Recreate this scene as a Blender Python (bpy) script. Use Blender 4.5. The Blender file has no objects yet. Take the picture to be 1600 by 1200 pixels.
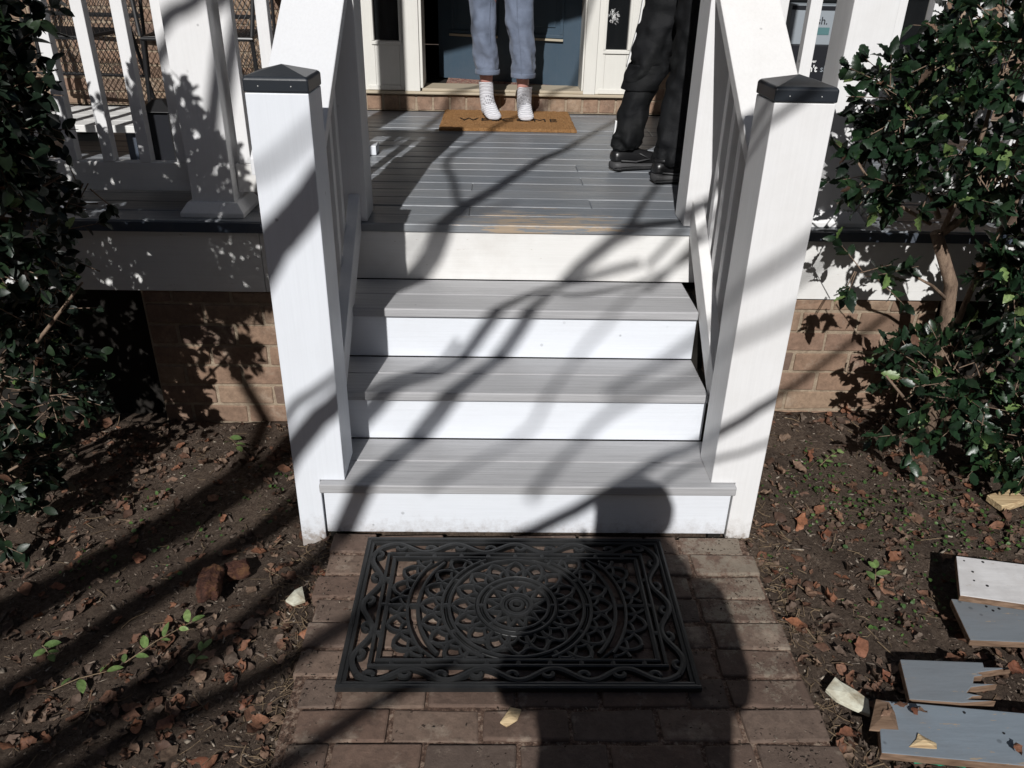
import bpy, bmesh, math, random
import numpy as np
from mathutils import Vector, Matrix, noise
random.seed(7); np.random.seed(7)
scn = bpy.context.scene
COL = scn.collection
# ---------------------------------------------------------------- camera, sky, sun, exposure
CAMP = Vector((-.109, -1.933, 1.539)); YAW, PIT, ROL = (math.radians(a) for a in (-1.548, -27.905, 1.322))
fw = Vector((-math.sin(YAW)*math.cos(PIT), math.cos(YAW)*math.cos(PIT), math.sin(PIT)))
r0 = Vector((math.cos(YAW), math.sin(YAW), 0)); u0 = r0.cross(fw)
rr = r0*math.cos(ROL)+u0*math.sin(ROL); uu = -r0*math.sin(ROL)+u0*math.cos(ROL)
cd = bpy.data.cameras.new('camera'); cam = bpy.data.objects.new('camera', cd); COL.objects.link(cam)
m = Matrix.Identity(4)
for i in range(3):
    m[i][0] = rr[i]; m[i][1] = uu[i]; m[i][2] = -fw[i]; m[i][3] = CAMP[i]
cam.matrix_world = m
cd.sensor_fit = 'HORIZONTAL'; cd.sensor_width = 36; cd.lens = 36*1244.2/1600; cd.clip_start = .02; cd.clip_end = 400
scn.camera = cam
SUN = Vector((-.134, -.803, .581)).normalized()
world = bpy.data.worlds.new("World"); scn.world = world; world.use_nodes = True
wn = world.node_tree; bg = wn.nodes['Background']
sky = wn.nodes.new('ShaderNodeTexSky'); sky.sky_type = 'NISHITA'; sky.sun_disc = False
sky.sun_elevation = math.asin(SUN.z); sky.sun_rotation = math.radians(189.5)
wn.links.new(sky.outputs[0], bg.inputs[0]); bg.inputs[1].default_value = .05
sl = bpy.data.lights.new('sun', 'SUN'); sl.energy = 5.0; sl.angle = math.radians(.55); sl.color = (1, .982, .958)
so = bpy.data.objects.new('sun', sl); COL.objects.link(so); so.rotation_euler = SUN.to_track_quat('Z', 'Y').to_euler()
scn.view_settings.view_transform = 'Standard'; scn.view_settings.look = 'None'
scn.view_settings.exposure = -.13; scn.view_settings.gamma = 1

# ---------------------------------------------------------------- materials
def mat(name, base, rough=.6, spec=.5, build=None, bump=None):
    M = bpy.data.materials.new(name); M.use_nodes = True; nt = M.node_tree; b = nt.nodes['Principled BSDF']
    b.inputs['Base Color'].default_value = (*base, 1); b.inputs['Roughness'].default_value = rough
    b.inputs['Specular IOR Level'].default_value = spec
    if build: build(nt, b)
    return M
def nd(nt, t, **k):
    n = nt.nodes.new(t)
    for a, v in k.items():
        if a.startswith('i_'): n.inputs[a[2:].replace('_', ' ')].default_value = v
        else: setattr(n, a, v)
    return n
def coords(nt, scale=(1, 1, 1), rot=(0, 0, 0)):
    tc = nd(nt, 'ShaderNodeTexCoord'); mp = nd(nt, 'ShaderNodeMapping'); mp.inputs['Scale'].default_value = scale
    mp.inputs['Rotation'].default_value = rot
    nt.links.new(tc.outputs['Object'], mp.inputs['Vector']); return mp.outputs[0]
def noi(nt, vec, scale, detail=5, rough=.6, dist=0):
    n = nd(nt, 'ShaderNodeTexNoise'); n.inputs['Scale'].default_value = scale; n.inputs['Detail'].default_value = detail
    n.inputs['Roughness'].default_value = rough; n.inputs['Distortion'].default_value = dist
    nt.links.new(vec, n.inputs['Vector']); return n.outputs['Fac']
def ramp(nt, fac, stops):
    r = nd(nt, 'ShaderNodeValToRGB'); el = r.color_ramp.elements
    while len(el) < len(stops): el.new(.5)
    for e, (p, c) in zip(el, stops):
        e.position = p; e.color = (*c, 1) if len(c) == 3 else c
    nt.links.new(fac, r.inputs[0]); return r.outputs[0]
def mix(nt, fac, a, b, mode='MIX'):
    n = nd(nt, 'ShaderNodeMix', data_type='RGBA', blend_type=mode)
    for s, v in ((0, fac), (6, a), (7, b)):
        if hasattr(v, 'links') or hasattr(v, 'is_linked'): nt.links.new(v, n.inputs[s])
        elif s == 0: n.inputs[0].default_value = v
        else: n.inputs[s].default_value = (*v, 1)
    return n.outputs[2]
def bump(nt, b, h, strength=.3, dist=.002):
    n = nd(nt, 'ShaderNodeBump'); n.inputs['Strength'].default_value = strength; n.inputs['Distance'].default_value = dist
    nt.links.new(h, n.inputs['Height']); nt.links.new(n.outputs[0], b.inputs['Normal']); return n
def g(v): return (v, v, v)

def paint(name, base, grain=(2, 40, 40), rough=.42, dirt=.12, specks=True, dirtcol=(.35, .3, .25), bs=.25, chips=.0, gr=.12):
    def f(nt, b):
        v = coords(nt, grain); v1 = coords(nt)
        n1 = noi(nt, v, 3, 6, .65); n2 = noi(nt, v1, 4, 6, .7)
        c = mix(nt, ramp(nt, n2, [(.45, g(0)), (.8, g(dirt))]), base, dirtcol)
        c = mix(nt, ramp(nt, n1, [(.3, g(gr)), (.6, g(0))]), c, tuple(x*.6 for x in base))
        if specks:
            vo = nd(nt, 'ShaderNodeTexVoronoi', feature='F1'); vo.inputs['Scale'].default_value = 13; nt.links.new(v1, vo.inputs['Vector'])
            sp = ramp(nt, vo.outputs['Distance'], [(.05, g(.8)), (.085, g(0))])
            nn = noi(nt, v1, 5, 2); sp2 = mix(nt, 1., sp, ramp(nt, nn, [(.5, g(0)), (.6, g(1))]), 'MULTIPLY')
            c = mix(nt, sp2, c, tuple(x*.3 for x in base))
        if chips:
            v2 = coords(nt, (1, 5, 5)); n3 = noi(nt, v2, 14, 8, .75)
            c = mix(nt, ramp(nt, n3, [(.66-chips, g(0)), (.68-chips, g(1))]), c, (.32, .25, .18))
        tz = nd(nt, 'ShaderNodeTexCoord'); sz = nd(nt, 'ShaderNodeSeparateXYZ'); nt.links.new(tz.outputs['Object'], sz.inputs[0])
        zm = nd(nt, 'ShaderNodeMath', operation='MULTIPLY_ADD'); zm.inputs[1].default_value = 4.; nt.links.new(sz.outputs[2], zm.inputs[0]); nt.links.new(noi(nt, v1, 35, 8, .8), zm.inputs[2])
        if name.startswith(('fresh', 'older')): c = mix(nt, ramp(nt, zm.outputs[0], [(.38, g(.75)), (.50, g(.25)), (.72, g(0))]), c, (.22, .17, .13))
        nt.links.new(c, b.inputs['Base Color'])
        bump(nt, b, n1, bs, .0025)
        nt.links.new(ramp(nt, n1, [(.3, g(rough+.15)), (.7, g(rough-.08))]), b.inputs['Roughness'])
    return mat(name, base, rough, .4, f)
GX, GY, GZ = (1.2, 45, 45), (45, 1.2, 45), (45, 45, 1.2)
M = {}
M['white_v'] = paint('fresh_white_paint_vertical', (.70, .73, .78), GZ, .45, .06)
M['white_x'] = paint('fresh_white_paint_board', (.70, .73, .78), GX, .42, .10)
M['white_y'] = paint('fresh_white_paint_rail', (.67, .68, .70), GY, .4, .08)
M['old_v'] = paint('older_white_paint_vertical', (.725, .725, .73), GZ, .5, .16)
M['old_x'] = paint('older_white_paint_board', (.71, .705, .69), GX, .5, .28, chips=.01)
M['old_y'] = paint('older_white_paint_rail', (.71, .705, .70), GY, .5, .18)
M['grey_x'] = paint('grey_tread_paint', (.39, .39, .40), GX, .5, .14, dirtcol=(.2, .19, .18), bs=.8, gr=.5)
M['cap'] = mat('black_plastic', (.018, .022, .028), .38, .5, lambda nt, b: bump(nt, b, noi(nt, coords(nt), 90, 3), .2, .001))
def f_deck(nt, b):
    v = coords(nt, (1.2, 30, 30)); v1 = coords(nt)
    n1 = noi(nt, v, 3, 7, .7); n2 = noi(nt, v1, 3.5, 5, .6)
    c = mix(nt, ramp(nt, n1, [(.35, g(.0)), (.65, g(1))]), (.135, .15, .17), (.215, .23, .25))
    c = mix(nt, ramp(nt, n2, [(.45, g(0)), (.75, g(.5))]), c, (.24, .22, .20))
    oi = nd(nt, 'ShaderNodeNewGeometry'); c = mix(nt, .35, c, ramp(nt, oi.outputs['Random Per Island'], [(0, (.12, .135, .155)), (1, (.26, .27, .28))]))
    sx = nd(nt, 'ShaderNodeSeparateXYZ'); tc = nd(nt, 'ShaderNodeTexCoord'); nt.links.new(tc.outputs['Object'], sx.inputs[0])
    def band(sock, a, bb, c2, d):
        return ramp(nt, sock, [(a, g(0)), (bb, g(1)), (c2, g(1)), (d, g(0))])
    mr = nd(nt, 'ShaderNodeMapRange'); mr.inputs[1].default_value = .7; mr.inputs[2].default_value = 1.2; nt.links.new(sx.outputs[1], mr.inputs[0])
    mx = nd(nt, 'ShaderNodeMapRange'); mx.inputs[1].default_value = -.6; mx.inputs[2].default_value = .7; nt.links.new(sx.outputs[0], mx.inputs[0])
    w = mix(nt, 1., ramp(nt, mr.outputs[0], [(0, g(1)), (.2, g(.95)), (.6, g(.45)), (.8, g(0))]), band(mx.outputs[0], .12, .4, .6, .95), 'MULTIPLY')
    n3 = noi(nt, coords(nt, (1, 9, 9)), 6, 9, .8)
    ad = nd(nt, 'ShaderNodeMath', operation='MULTIPLY_ADD'); ad.inputs[1].default_value = .30; nt.links.new(w, ad.inputs[0]); nt.links.new(n3, ad.inputs[2])
    c = mix(nt, ramp(nt, ad.outputs[0], [(.755, g(0)), (.78, g(.9))]), c, (.37, .285, .20))
    nt.links.new(c, b.inputs['Base Color']); bump(nt, b, n1, .5, .003)
    nt.links.new(ramp(nt, n1, [(.3, g(.5)), (.7, g(.3))]), b.inputs['Roughness'])
M['deck'] = mat('worn_grey_deck_paint', (.2, .21, .23), .4, .5, f_deck)
M['navy'] = paint('dark_blue_grey_edge_paint', (.05, .065, .09), GX, .4, .2)
def f_brick(cols, mort=False):
    def f(nt, b):
        ge = nd(nt, 'ShaderNodeNewGeometry'); v = coords(nt)
        c = ramp(nt, ge.outputs['Random Per Island'], [(i/(len(cols)-1), cc) for i, cc in enumerate(cols)])
        n1 = noi(nt, v, 28, 8, .75); n2 = noi(nt, v, 9, 6, .7)
        c = mix(nt, ramp(nt, n1, [(.35, g(.55)), (.6, g(0))]), c, tuple(x*.45 for x in cols[0]))
        c = mix(nt, ramp(nt, n2, [(.56, g(0)), (.72, g(.6))]), c, (.40, .33, .26))
        nt.links.new(c, b.inputs['Base Color']); bump(nt, b, n1, .7, .006)
    return f
M['brick'] = mat('weathered_brown_brick', (.2, .12, .09), .85, .3, f_brick([(.19, .125, .09), (.29, .19, .13), (.235, .15, .11), (.32, .225, .155), (.17, .115, .09)]))
def f_paver(cols):
    def f(nt, b):
        f_brick(cols)(nt, b)
        c = b.inputs['Base Color'].links[0].from_socket
        tc = nd(nt, 'ShaderNodeTexCoord'); sx = nd(nt, 'ShaderNodeSeparateXYZ'); nt.links.new(tc.outputs['Object'], sx.inputs[0])
        m1 = nd(nt, 'ShaderNodeMapRange'); m1.inputs[1].default_value = .22; m1.inputs[2].default_value = .6; nt.links.new(sx.outputs[0], m1.inputs[0])
        m2 = nd(nt, 'ShaderNodeMapRange'); m2.inputs[1].default_value = -.75; m2.inputs[2].default_value = -.25; nt.links.new(sx.outputs[1], m2.inputs[0])
        mm_ = nd(nt, 'ShaderNodeMath', operation='MULTIPLY'); nt.links.new(m1.outputs[0], mm_.inputs[0]); nt.links.new(m2.outputs[0], mm_.inputs[1])
        n = noi(nt, coords(nt), 11, 12, .85); ad = nd(nt, 'ShaderNodeMath', operation='MULTIPLY_ADD'); ad.inputs[1].default_value = .16
        nt.links.new(mm_.outputs[0], ad.inputs[0]); nt.links.new(n, ad.inputs[2])
        nt.links.new(mix(nt, ramp(nt, ad.outputs[0], [(.60, g(0)), (.66, g(.65))]), c, (.24, .21, .165)), b.inputs['Base Color'])
    return f
M['paver'] = mat('walkway_brick', (.15, .09, .07), .8, .3, f_paver([(.11, .076, .060), (.155, .10, .075), (.115, .085, .07), (.18, .125, .095), (.085, .064, .054)]))
def f_mort(nt, b):
    v = coords(nt); n = noi(nt, v, 40, 8, .8); c = ramp(nt, n, [(.3, (.20, .15, .11)), (.7, (.42, .34, .25))])
    nt.links.new(c, b.inputs['Base Color']); bump(nt, b, n, .8, .008)
M['mortar'] = mat('sandy_mortar', (.4, .3, .22), .95, .2, f_mort)
def f_mort2(nt, b):
    v = coords(nt); n = noi(nt, v, 60, 9, .85); c = ramp(nt, n, [(.38, (.04, .028, .022)), (.5, (.14, .085, .062)), (.6, (.34, .26, .2))])
    nt.links.new(c, b.inputs['Base Color']); bump(nt, b, n, .9, .008)
M['mortar_walk'] = mat('dirty_joint_mortar', (.2, .15, .12), .95, .2, f_mort2)
def f_soil(nt, b):
    v = coords(nt); n1 = noi(nt, v, 75, 12, .9); n2 = noi(nt, v, 5, 6, .7)
    c = ramp(nt, n1, [(.30, (.018, .013, .010)), (.47, (.12, .085, .063)), (.57, (.22, .165, .125)), (.70, (.38, .30, .23))])
    c = mix(nt, ramp(nt, n2, [(.35, g(.6)), (.65, g(0))]), c, (.035, .024, .019))
    nt.links.new(c, b.inputs['Base Color']); bump(nt, b, n1, 1., .02)
M['soil'] = mat('dark_garden_soil', (.06, .045, .035), .95, .2, f_soil)
def f_isl(cols, bs=.3, bscale=120, transl=0):
    def f(nt, b):
        ge = nd(nt, 'ShaderNodeNewGeometry')
        c = ramp(nt, ge.outputs['Random Per Island'], [(i/(len(cols)-1), cc) for i, cc in enumerate(cols)])
        n = noi(nt, coords(nt), bscale, 4); c = mix(nt, ramp(nt, n, [(.4, g(.45)), (.6, g(0))]), c, tuple(x*.4 for x in cols[0]))
        nt.links.new(c, b.inputs['Base Color']); bump(nt, b, n, bs, .003)
        if transl:
            ts = nd(nt, 'ShaderNodeBsdfTranslucent'); nt.links.new(c, ts.inputs[0]); ms = nd(nt, 'ShaderNodeMixShader'); ms.inputs[0].default_value = transl
            out = nt.nodes['Material Output']; nt.links.new(b.outputs[0], ms.inputs[1]); nt.links.new(ts.outputs[0], ms.inputs[2]); nt.links.new(ms.outputs[0], out.inputs[0])
    return f
M['dead'] = mat('dead_brown_leaf', (.2, .09, .05), .7, .3, f_isl([(.07, .04, .028), (.16, .08, .05), (.22, .15, .105), (.06, .04, .03), (.23, .10, .055), (.13, .10, .078), (.10, .055, .036)], transl=.08))
M['mulch'] = mat('mulch_chips', (.08, .05, .04), .9, .2, f_isl([(.034, .025, .02), (.09, .065, .05), (.17, .13, .10), (.06, .043, .035), (.24, .19, .15), (.085, .064, .052), (.42, .36, .29)]))
M['straw'] = mat('dry_straw', (.25, .19, .12), .9, .2, f_isl([(.10, .07, .045), (.26, .19, .12), (.16, .11, .07)]))
M['holly'] = mat('glossy_holly_leaf', (.02, .05, .02), .36, .45, f_isl([(.009, .022, .011), (.016, .042, .017), (.012, .028, .015), (.022, .05, .017), (.008, .018, .011)], bs=.35, bscale=60, transl=.07))
M['privet'] = mat('shaded_privet_leaf', (.02, .05, .02), .42, .4, f_isl([(.007, .014, .009), (.013, .028, .013), (.009, .018, .011), (.018, .036, .014), (.006, .012, .009)], bs=.3, bscale=60, transl=.05))  # leaf tones darkened to stand in for shade over the left shrub
M['lime'] = mat('pale_green_leaf', (.2, .32, .08), .4, .5, f_isl([(.11, .19, .05), (.27, .36, .14), (.07, .13, .04), (.20, .30, .10)], transl=.2))
M['weed'] = mat('small_green_weeds', (.06, .11, .03), .5, .4, f_isl([(.035, .075, .02), (.08, .15, .035), (.05, .1, .03)], transl=.15))
M['bark'] = mat('pale_bark', (.2, .14, .1), .9, .2, lambda nt, b: (nt.links.new(ramp(nt, noi(nt, coords(nt, (1, 1, .3)), 60, 8, .8), [(.35, (.09, .06, .045)), (.6, (.25, .18, .13))]), b.inputs['Base Color']), bump(nt, b, noi(nt, coords(nt, (1, 1, .3)), 60, 8, .8), .8, .004)))
M['rubber'] = mat('black_rubber', (.011, .0115, .012), .5, .5, lambda nt, b: (bump(nt, b, noi(nt, coords(nt), 160, 4), .25, .001), nt.links.new(ramp(nt, noi(nt, coords(nt), 14, 5), [(.4, (.008, .0085, .009)), (.75, (.022, .022, .022))]), b.inputs['Base Color'])))
def f_coir(nt, b):
    n = noi(nt, coords(nt), 160, 8, .9); n2 = noi(nt, coords(nt), 30, 4)
    c = ramp(nt, n, [(.3, (.13, .06, .025)), (.5, (.34, .185, .08)), (.7, (.52, .32, .16))]); c = mix(nt, ramp(nt, n2, [(.4, g(.3)), (.6, g(0))]), c, (.2, .09, .03))
    nt.links.new(c, b.inputs['Base Color']); bump(nt, b, n, 1., .008)
M['coir'] = mat('brown_coir', (.36, .19, .08), .95, .1, f_coir)
M['blackpaint'] = mat('black_lettering', (.02, .016, .013), .9, .2)
M['doorblue'] = paint('slate_blue_door_paint', (.05, .078, .108), GZ, .35, .05, specks=False)
M['brass'] = mat('dull_metal_trim', (.4, .36, .28), .4, .5)
M['trim'] = paint('cream_white_trim', (.66, .65, .61), GZ, .4, .1, specks=False)
M['sill'] = paint('weathered_wood_sill', (.42, .36, .27), GX, .6, .3)
M['glass'] = mat('dark_glass', (.008, .009, .01), .08, .5)
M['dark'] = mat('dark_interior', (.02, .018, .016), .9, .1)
M['rug'] = mat('patterned_rug', (.2, .1, .08), .95, .1, lambda nt, b: nt.links.new(ramp(nt, noi(nt, coords(nt, (1, 1, 1)), 38, 3, .6, 1.5), [(.4, (.05, .04, .05)), (.47, (.30, .10, .08)), (.55, (.38, .30, .22)), (.62, (.18, .13, .12))]), b.inputs['Base Color']))
def f_cloth(base, dark, sc=260, sh=.1):
    def f(nt, b):
        n = noi(nt, coords(nt), 7, 4, .6); w = noi(nt, coords(nt), sc, 2)
        c = mix(nt, ramp(nt, n, [(.35, g(1)), (.65, g(0))]), base, dark); nt.links.new(c, b.inputs['Base Color']); bump(nt, b, mix(nt, .5, w, noi(nt, coords(nt, (8, 8, 20), (.5, .3, 0)), 3, 4, .6)), .6, .006)
        b.inputs['Sheen Weight'].default_value = sh
    return f
M['chino'] = mat('blue_grey_cotton', (.17, .20, .27), .85, .2, f_cloth((.165, .195, .265), (.12, .145, .20)))
M['blackcloth'] = mat('black_nylon_cloth', (.01, .011, .012), .72, .22, f_cloth((.0075, .008, .0095), (.0045, .005, .0055), sh=0))
def f_sock(nt, b):
    v = coords(nt); wv = nd(nt, 'ShaderNodeTexWave', wave_type='BANDS', bands_direction='Z'); wv.inputs['Scale'].default_value = 42; wv.inputs['Distortion'].default_value = 2.5
    nt.links.new(v, wv.inputs['Vector']); bump(nt, b, wv.outputs['Fac'], .8, .004); nt.links.new(ramp(nt, wv.outputs['Fac'], [(.2, (.50, .50, .54)), (.6, (.72, .72, .75))]), b.inputs['Base Color'])
M['sock'] = mat('white_knit_sock', (.75, .75, .77), .9, .1, f_sock)
M['sockgrey'] = mat('grey_sock_pattern', (.24, .24, .26), .9, .1)
def f_skin(nt, b):
    n = noi(nt, coords(nt), 40, 3); nt.links.new(ramp(nt, n, [(.3, (.46, .22, .19)), (.7, (.58, .32, .27))]), b.inputs['Base Color'])
    b.inputs['Subsurface Weight'].default_value = .1; b.inputs['Subsurface Radius'].default_value = (.01, .004, .002)
M['skin'] = mat('skin', (.5, .27, .22), .5, .4, f_skin)
M['hair'] = mat('brown_hair', (.05, .03, .02), .6, .3)
M['shoe'] = mat('black_leather', (.012, .012, .013), .32, .5, lambda nt, b: bump(nt, b, noi(nt, coords(nt), 120, 3), .3, .001))
M['sole'] = mat('dark_grey_sole', (.05, .05, .052), .6, .4)
M['whitestripe'] = mat('white_stripe', (.75, .75, .75), .7, .2)
M['shirt'] = mat('dark_shirt', (.05, .06, .08), .9, .1)
def pboard(name, base, wear=(.33, .25, .18), amt=.0):
    return paint(name, base, (1.5, 9, 9), .55, .45, chips=.035, dirtcol=(.16, .13, .11), gr=.35, bs=.6)
M['brd_white'] = pboard('chalky_white_board_paint', (.66, .65, .65))
M['brd_grey'] = pboard('blue_grey_board_paint', (.19, .225, .26), amt=.0)
M['brd_grey2'] = pboard('mid_grey_board_paint', (.17, .19, .21), amt=.0)
M['rawwood'] = mat('raw_split_wood', (.5, .38, .22), .8, .2, lambda nt, b: (nt.links.new(ramp(nt, noi(nt, coords(nt, (2, 30, 30)), 4, 6), [(.3, (.30, .20, .11)), (.6, (.58, .45, .27))]), b.inputs['Base Color']), bump(nt, b, noi(nt, coords(nt, (2, 30, 30)), 4, 6), .8, .004)))
M['oldwood'] = mat('weathered_brown_wood', (.2, .13, .09), .9, .2, lambda nt, b: (nt.links.new(ramp(nt, noi(nt, coords(nt, (2, 20, 20)), 6, 6), [(.3, (.09, .055, .035)), (.7, (.24, .16, .11))]), b.inputs['Base Color'])))
M['paintchip'] = mat('pale_paint_flake', (.55, .53, .42), .7, .3, lambda nt, b: (nt.links.new(ramp(nt, noi(nt, coords(nt), 30, 6), [(.3, (.36, .31, .22)), (.6, (.62, .61, .50))]), b.inputs['Base Color']), bump(nt, b, noi(nt, coords(nt), 30, 6), .6, .006)))
M['brickchunk'] = mat('mossy_broken_brick', (.1, .05, .035), .9, .2, lambda nt, b: (nt.links.new(ramp(nt, noi(nt, coords(nt), 22, 8, .8), [(.3, (.02, .014, .012)), (.5, (.08, .035, .025)), (.68, (.17, .09, .04))]), b.inputs['Base Color']), bump(nt, b, noi(nt, coords(nt), 30, 8, .8), 1., .012)))
M['mesh_black'] = mat('black_powder_coated_steel', (.012, .012, .013), .4, .5)
M['mesh_white'] = mat('pale_powder_coated_steel', (.5, .5, .5), .45, .5)
M['green'] = mat('green_plastic', (.03, .30, .17), .3, .5)
M['boxgrey'] = mat('pale_grey_card', (.26, .29, .32), .6, .3)
M['boxblack'] = mat('black_card', (.012, .013, .017), .5, .3)
M['lettwhite'] = mat('white_lettering', (.7, .7, .7), .6, .3)
M['teal'] = mat('dull_teal_print', (.08, .17, .18), .6, .3)

# ---------------------------------------------------------------- helpers
class MB:
    def __init__(s): s.v = []; s.f = []
    def add(s, vs, fs):
        o = len(s.v); s.v += [tuple(v) for v in vs]; s.f += [tuple(i+o for i in f) for f in fs]; return s
    def box(s, x0, x1, y0, y1, z0, z1, j=0, T=None):
        vs = [(x, y, z) for x in (x0, x1) for y in (y0, y1) for z in (z0, z1)]
        if j: vs = [tuple(c+random.uniform(-j, j) for c in v) for v in vs]
        if T: vs = [tuple(T @ Vector(v)) for v in vs]
        return s.add(vs, [(0, 1, 3, 2), (4, 6, 7, 5), (0, 4, 5, 1), (2, 3, 7, 6), (0, 2, 6, 4), (1, 5, 7, 3)])
    def prism(s, poly, axis, a, b):
        n = len(poly)
        def P(u, v, w): return {0: (w, u, v), 1: (u, w, v), 2: (u, v, w)}[axis]
        vs = [P(u, v, a) for u, v in poly]+[P(u, v, b) for u, v in poly]
        fs = [tuple(range(n)), tuple(range(2*n-1, n-1, -1))]+[(i, i+n, (i+1) % n+n, (i+1) % n) for i in range(n)]
        return s.add(vs, fs)
    def tube(s, pts, rad, n=7, caps=True):
        pts = [Vector(p) for p in pts]; rad = rad if isinstance(rad, (list, tuple)) else [rad]*len(pts)
        vs = []; fs = []; up = None
        for i, p in enumerate(pts):
            t = (pts[min(i+1, len(pts)-1)]-pts[max(i-1, 0)]).normalized()
            if up is None: up = t.orthogonal().normalized()
            a = (up-t*up.dot(t)).normalized(); up = a; c = t.cross(a)
            vs += [p+(a*math.cos(q)+c*math.sin(q))*rad[i] for q in (2*math.pi*k/n for k in range(n))]
        for i in range(len(pts)-1):
            fs += [(i*n+k, i*n+(k+1) % n, (i+1)*n+(k+1) % n, (i+1)*n+k) for k in range(n)]
        if caps: fs += [tuple(range(n-1, -1, -1)), tuple(range((len(pts)-1)*n, len(pts)*n))]
        return s.add(vs, fs)
    def rings(s, rings, caps=(True, True)):
        n = len(rings[0]); vs = [v for r in rings for v in r]; fs = []
        for i in range(len(rings)-1):
            fs += [(i*n+k, i*n+(k+1) % n, (i+1)*n+(k+1) % n, (i+1)*n+k) for k in range(n)]
        if caps[0]: fs.append(tuple(range(n-1, -1, -1)))
        if caps[1]: fs.append(tuple(range((len(rings)-1)*n, len(rings)*n)))
        return s.add(vs, fs)
    def build(s, name, m, parent=None, bev=0, smooth=False, seg=2, fix=True):
        me = bpy.data.meshes.new(name); me.from_pydata(s.v, [], s.f); me.update()
        if fix:
            bm = bmesh.new(); bm.from_mesh(me); bmesh.ops.recalc_face_normals(bm, faces=bm.faces); bm.to_mesh(me); bm.free()
        if m: me.materials.append(M[m] if isinstance(m, str) else m)
        if smooth:
            me.polygons.foreach_set('use_smooth', [True]*len(me.polygons))
        o = bpy.data.objects.new(name, me); COL.objects.link(o)
        if parent:
            o.parent = parent; o.matrix_parent_inverse = Matrix.Translation(-parent.location) if not parent.rotation_euler[2] else Matrix.Identity(4)
        if bev:
            b = o.modifiers.new('bevel', 'BEVEL'); b.width = bev; b.segments = seg; b.limit_method = 'ANGLE'
        return o
def tag(o, label, cat, group=None):
    o['label'] = label; o['category'] = cat
    if group: o['group'] = group
    return o
def empty(name, loc, label, cat, group=None):
    o = bpy.data.objects.new(name, None); COL.objects.link(o); o.location = loc; o.empty_display_size = .1
    return tag(o, label, cat, group)
def structure(o): o['kind'] = 'structure'; return o
def stuff(o, label, cat): o['kind'] = 'stuff'; return tag(o, label, cat)
def rnd(a, b): return random.uniform(a, b)

# ---------------------------------------------------------------- ground
def hgt(x, y):
    e = abs(x+(-.03 if x > 0 else .03)) if abs(x) > .6 else 0
    z = -.018
    if x < -.6: z -= .034*min(1, (-.6-x)/.07)
    if x > .66: z += .03*max(0, min(1, (y+.3)/1.))*min(1, (x-.66)/.3)
    z += .013*noise.noise(Vector((x*5, y*5, 1)))+.007*noise.noise(Vector((x*16, y*16, 4)))+.004*noise.noise(Vector((x*45, y*45, 2)))
    if -.66 < x < .72 and y < .05: z = min(z, -.012-.03*min(1, max(0, (min(x+.66, .72-x))/.08)))
    if y > .74: z -= .04
    return z
def axis(lo, hi, step, far, gr=1.35):
    a = list(np.arange(lo, hi, step)); d = step; x = a[-1]
    while x < far: d *= gr; x += d; a.append(x)
    d = step; x = a[0]; pre = []
    while x > -far: d *= gr; x -= d; pre.append(x)
    return pre[::-1]+a
gx = axis(-1.9, 1.9, .017, 90); gy = axis(-1.1, .8, .017, 90)
nx, ny = len(gx), len(gy)
gv = [(x, y, hgt(x, y) if abs(x) < 12 and -14 < y < 3 else -.03) for x in gx for y in gy]
gf = [(i*ny+j, (i+1)*ny+j, (i+1)*ny+j+1, i*ny+j+1) for i in range(nx-1) for j in range(ny-1)]
structure(MB().add(gv, gf).build('ground', 'soil', smooth=True, fix=False))

# ---------------------------------------------------------------- brick walkway
wk = MB(); row = 0; y = -.004
joints = MB()
while y > -5:
    d = .0905+rnd(-.003, .003)
    xr = .66+rnd(-.012, .012)+max(0, -y-.3)*.03; xl = -.595+rnd(-.012, .012)+max(0, -y-.3)*.09
    # soldier brick column at the right edge with a continuous joint, running bond inside
    x = xr; first = True
    off = (.2 if row % 2 else .1) if y > -.62 else (.2 if row % 2 else .12)
    xs = [xr, xr-.195-rnd(0, .008)]
    nxt = xs[1]-off-rnd(-.01, .01)
    while nxt > xl+.06: xs.append(nxt); nxt -= .205+rnd(-.006, .006)
    xs.append(xl)
    dz = [rnd(-.0035, .003) for _ in xs]
    for i in range(len(xs)-1):
        if y > -.02 and xs[i+1] > 9: continue
        z = dz[i]
        wk.box(xs[i+1]+.005, xs[i]-.005, y-d+.0045, y-.0045, -.05, z-.0005, j=.0032)
    y -= d; row += 1
wo = structure(wk.build('brick_walkway', 'paver', bev=.005)); 
jb = MB()
gxx = np.arange(-.58, .665, .02); gyy = np.arange(-5, 0.0, .02)
jv = [(x, yy, -.0062+.0032*noise.noise(Vector((x*30, yy*30, 0)))) for x in gxx for yy in gyy]
jf = [(i*len(gyy)+j, (i+1)*len(gyy)+j, (i+1)*len(gyy)+j+1, i*len(gyy)+j+1) for i in range(len(gxx)-1) for j in range(len(gyy)-1)]
jo = MB().add(jv, jf).build('walkway_joint_mortar', 'mortar_walk', wo, fix=False, smooth=True)

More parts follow.
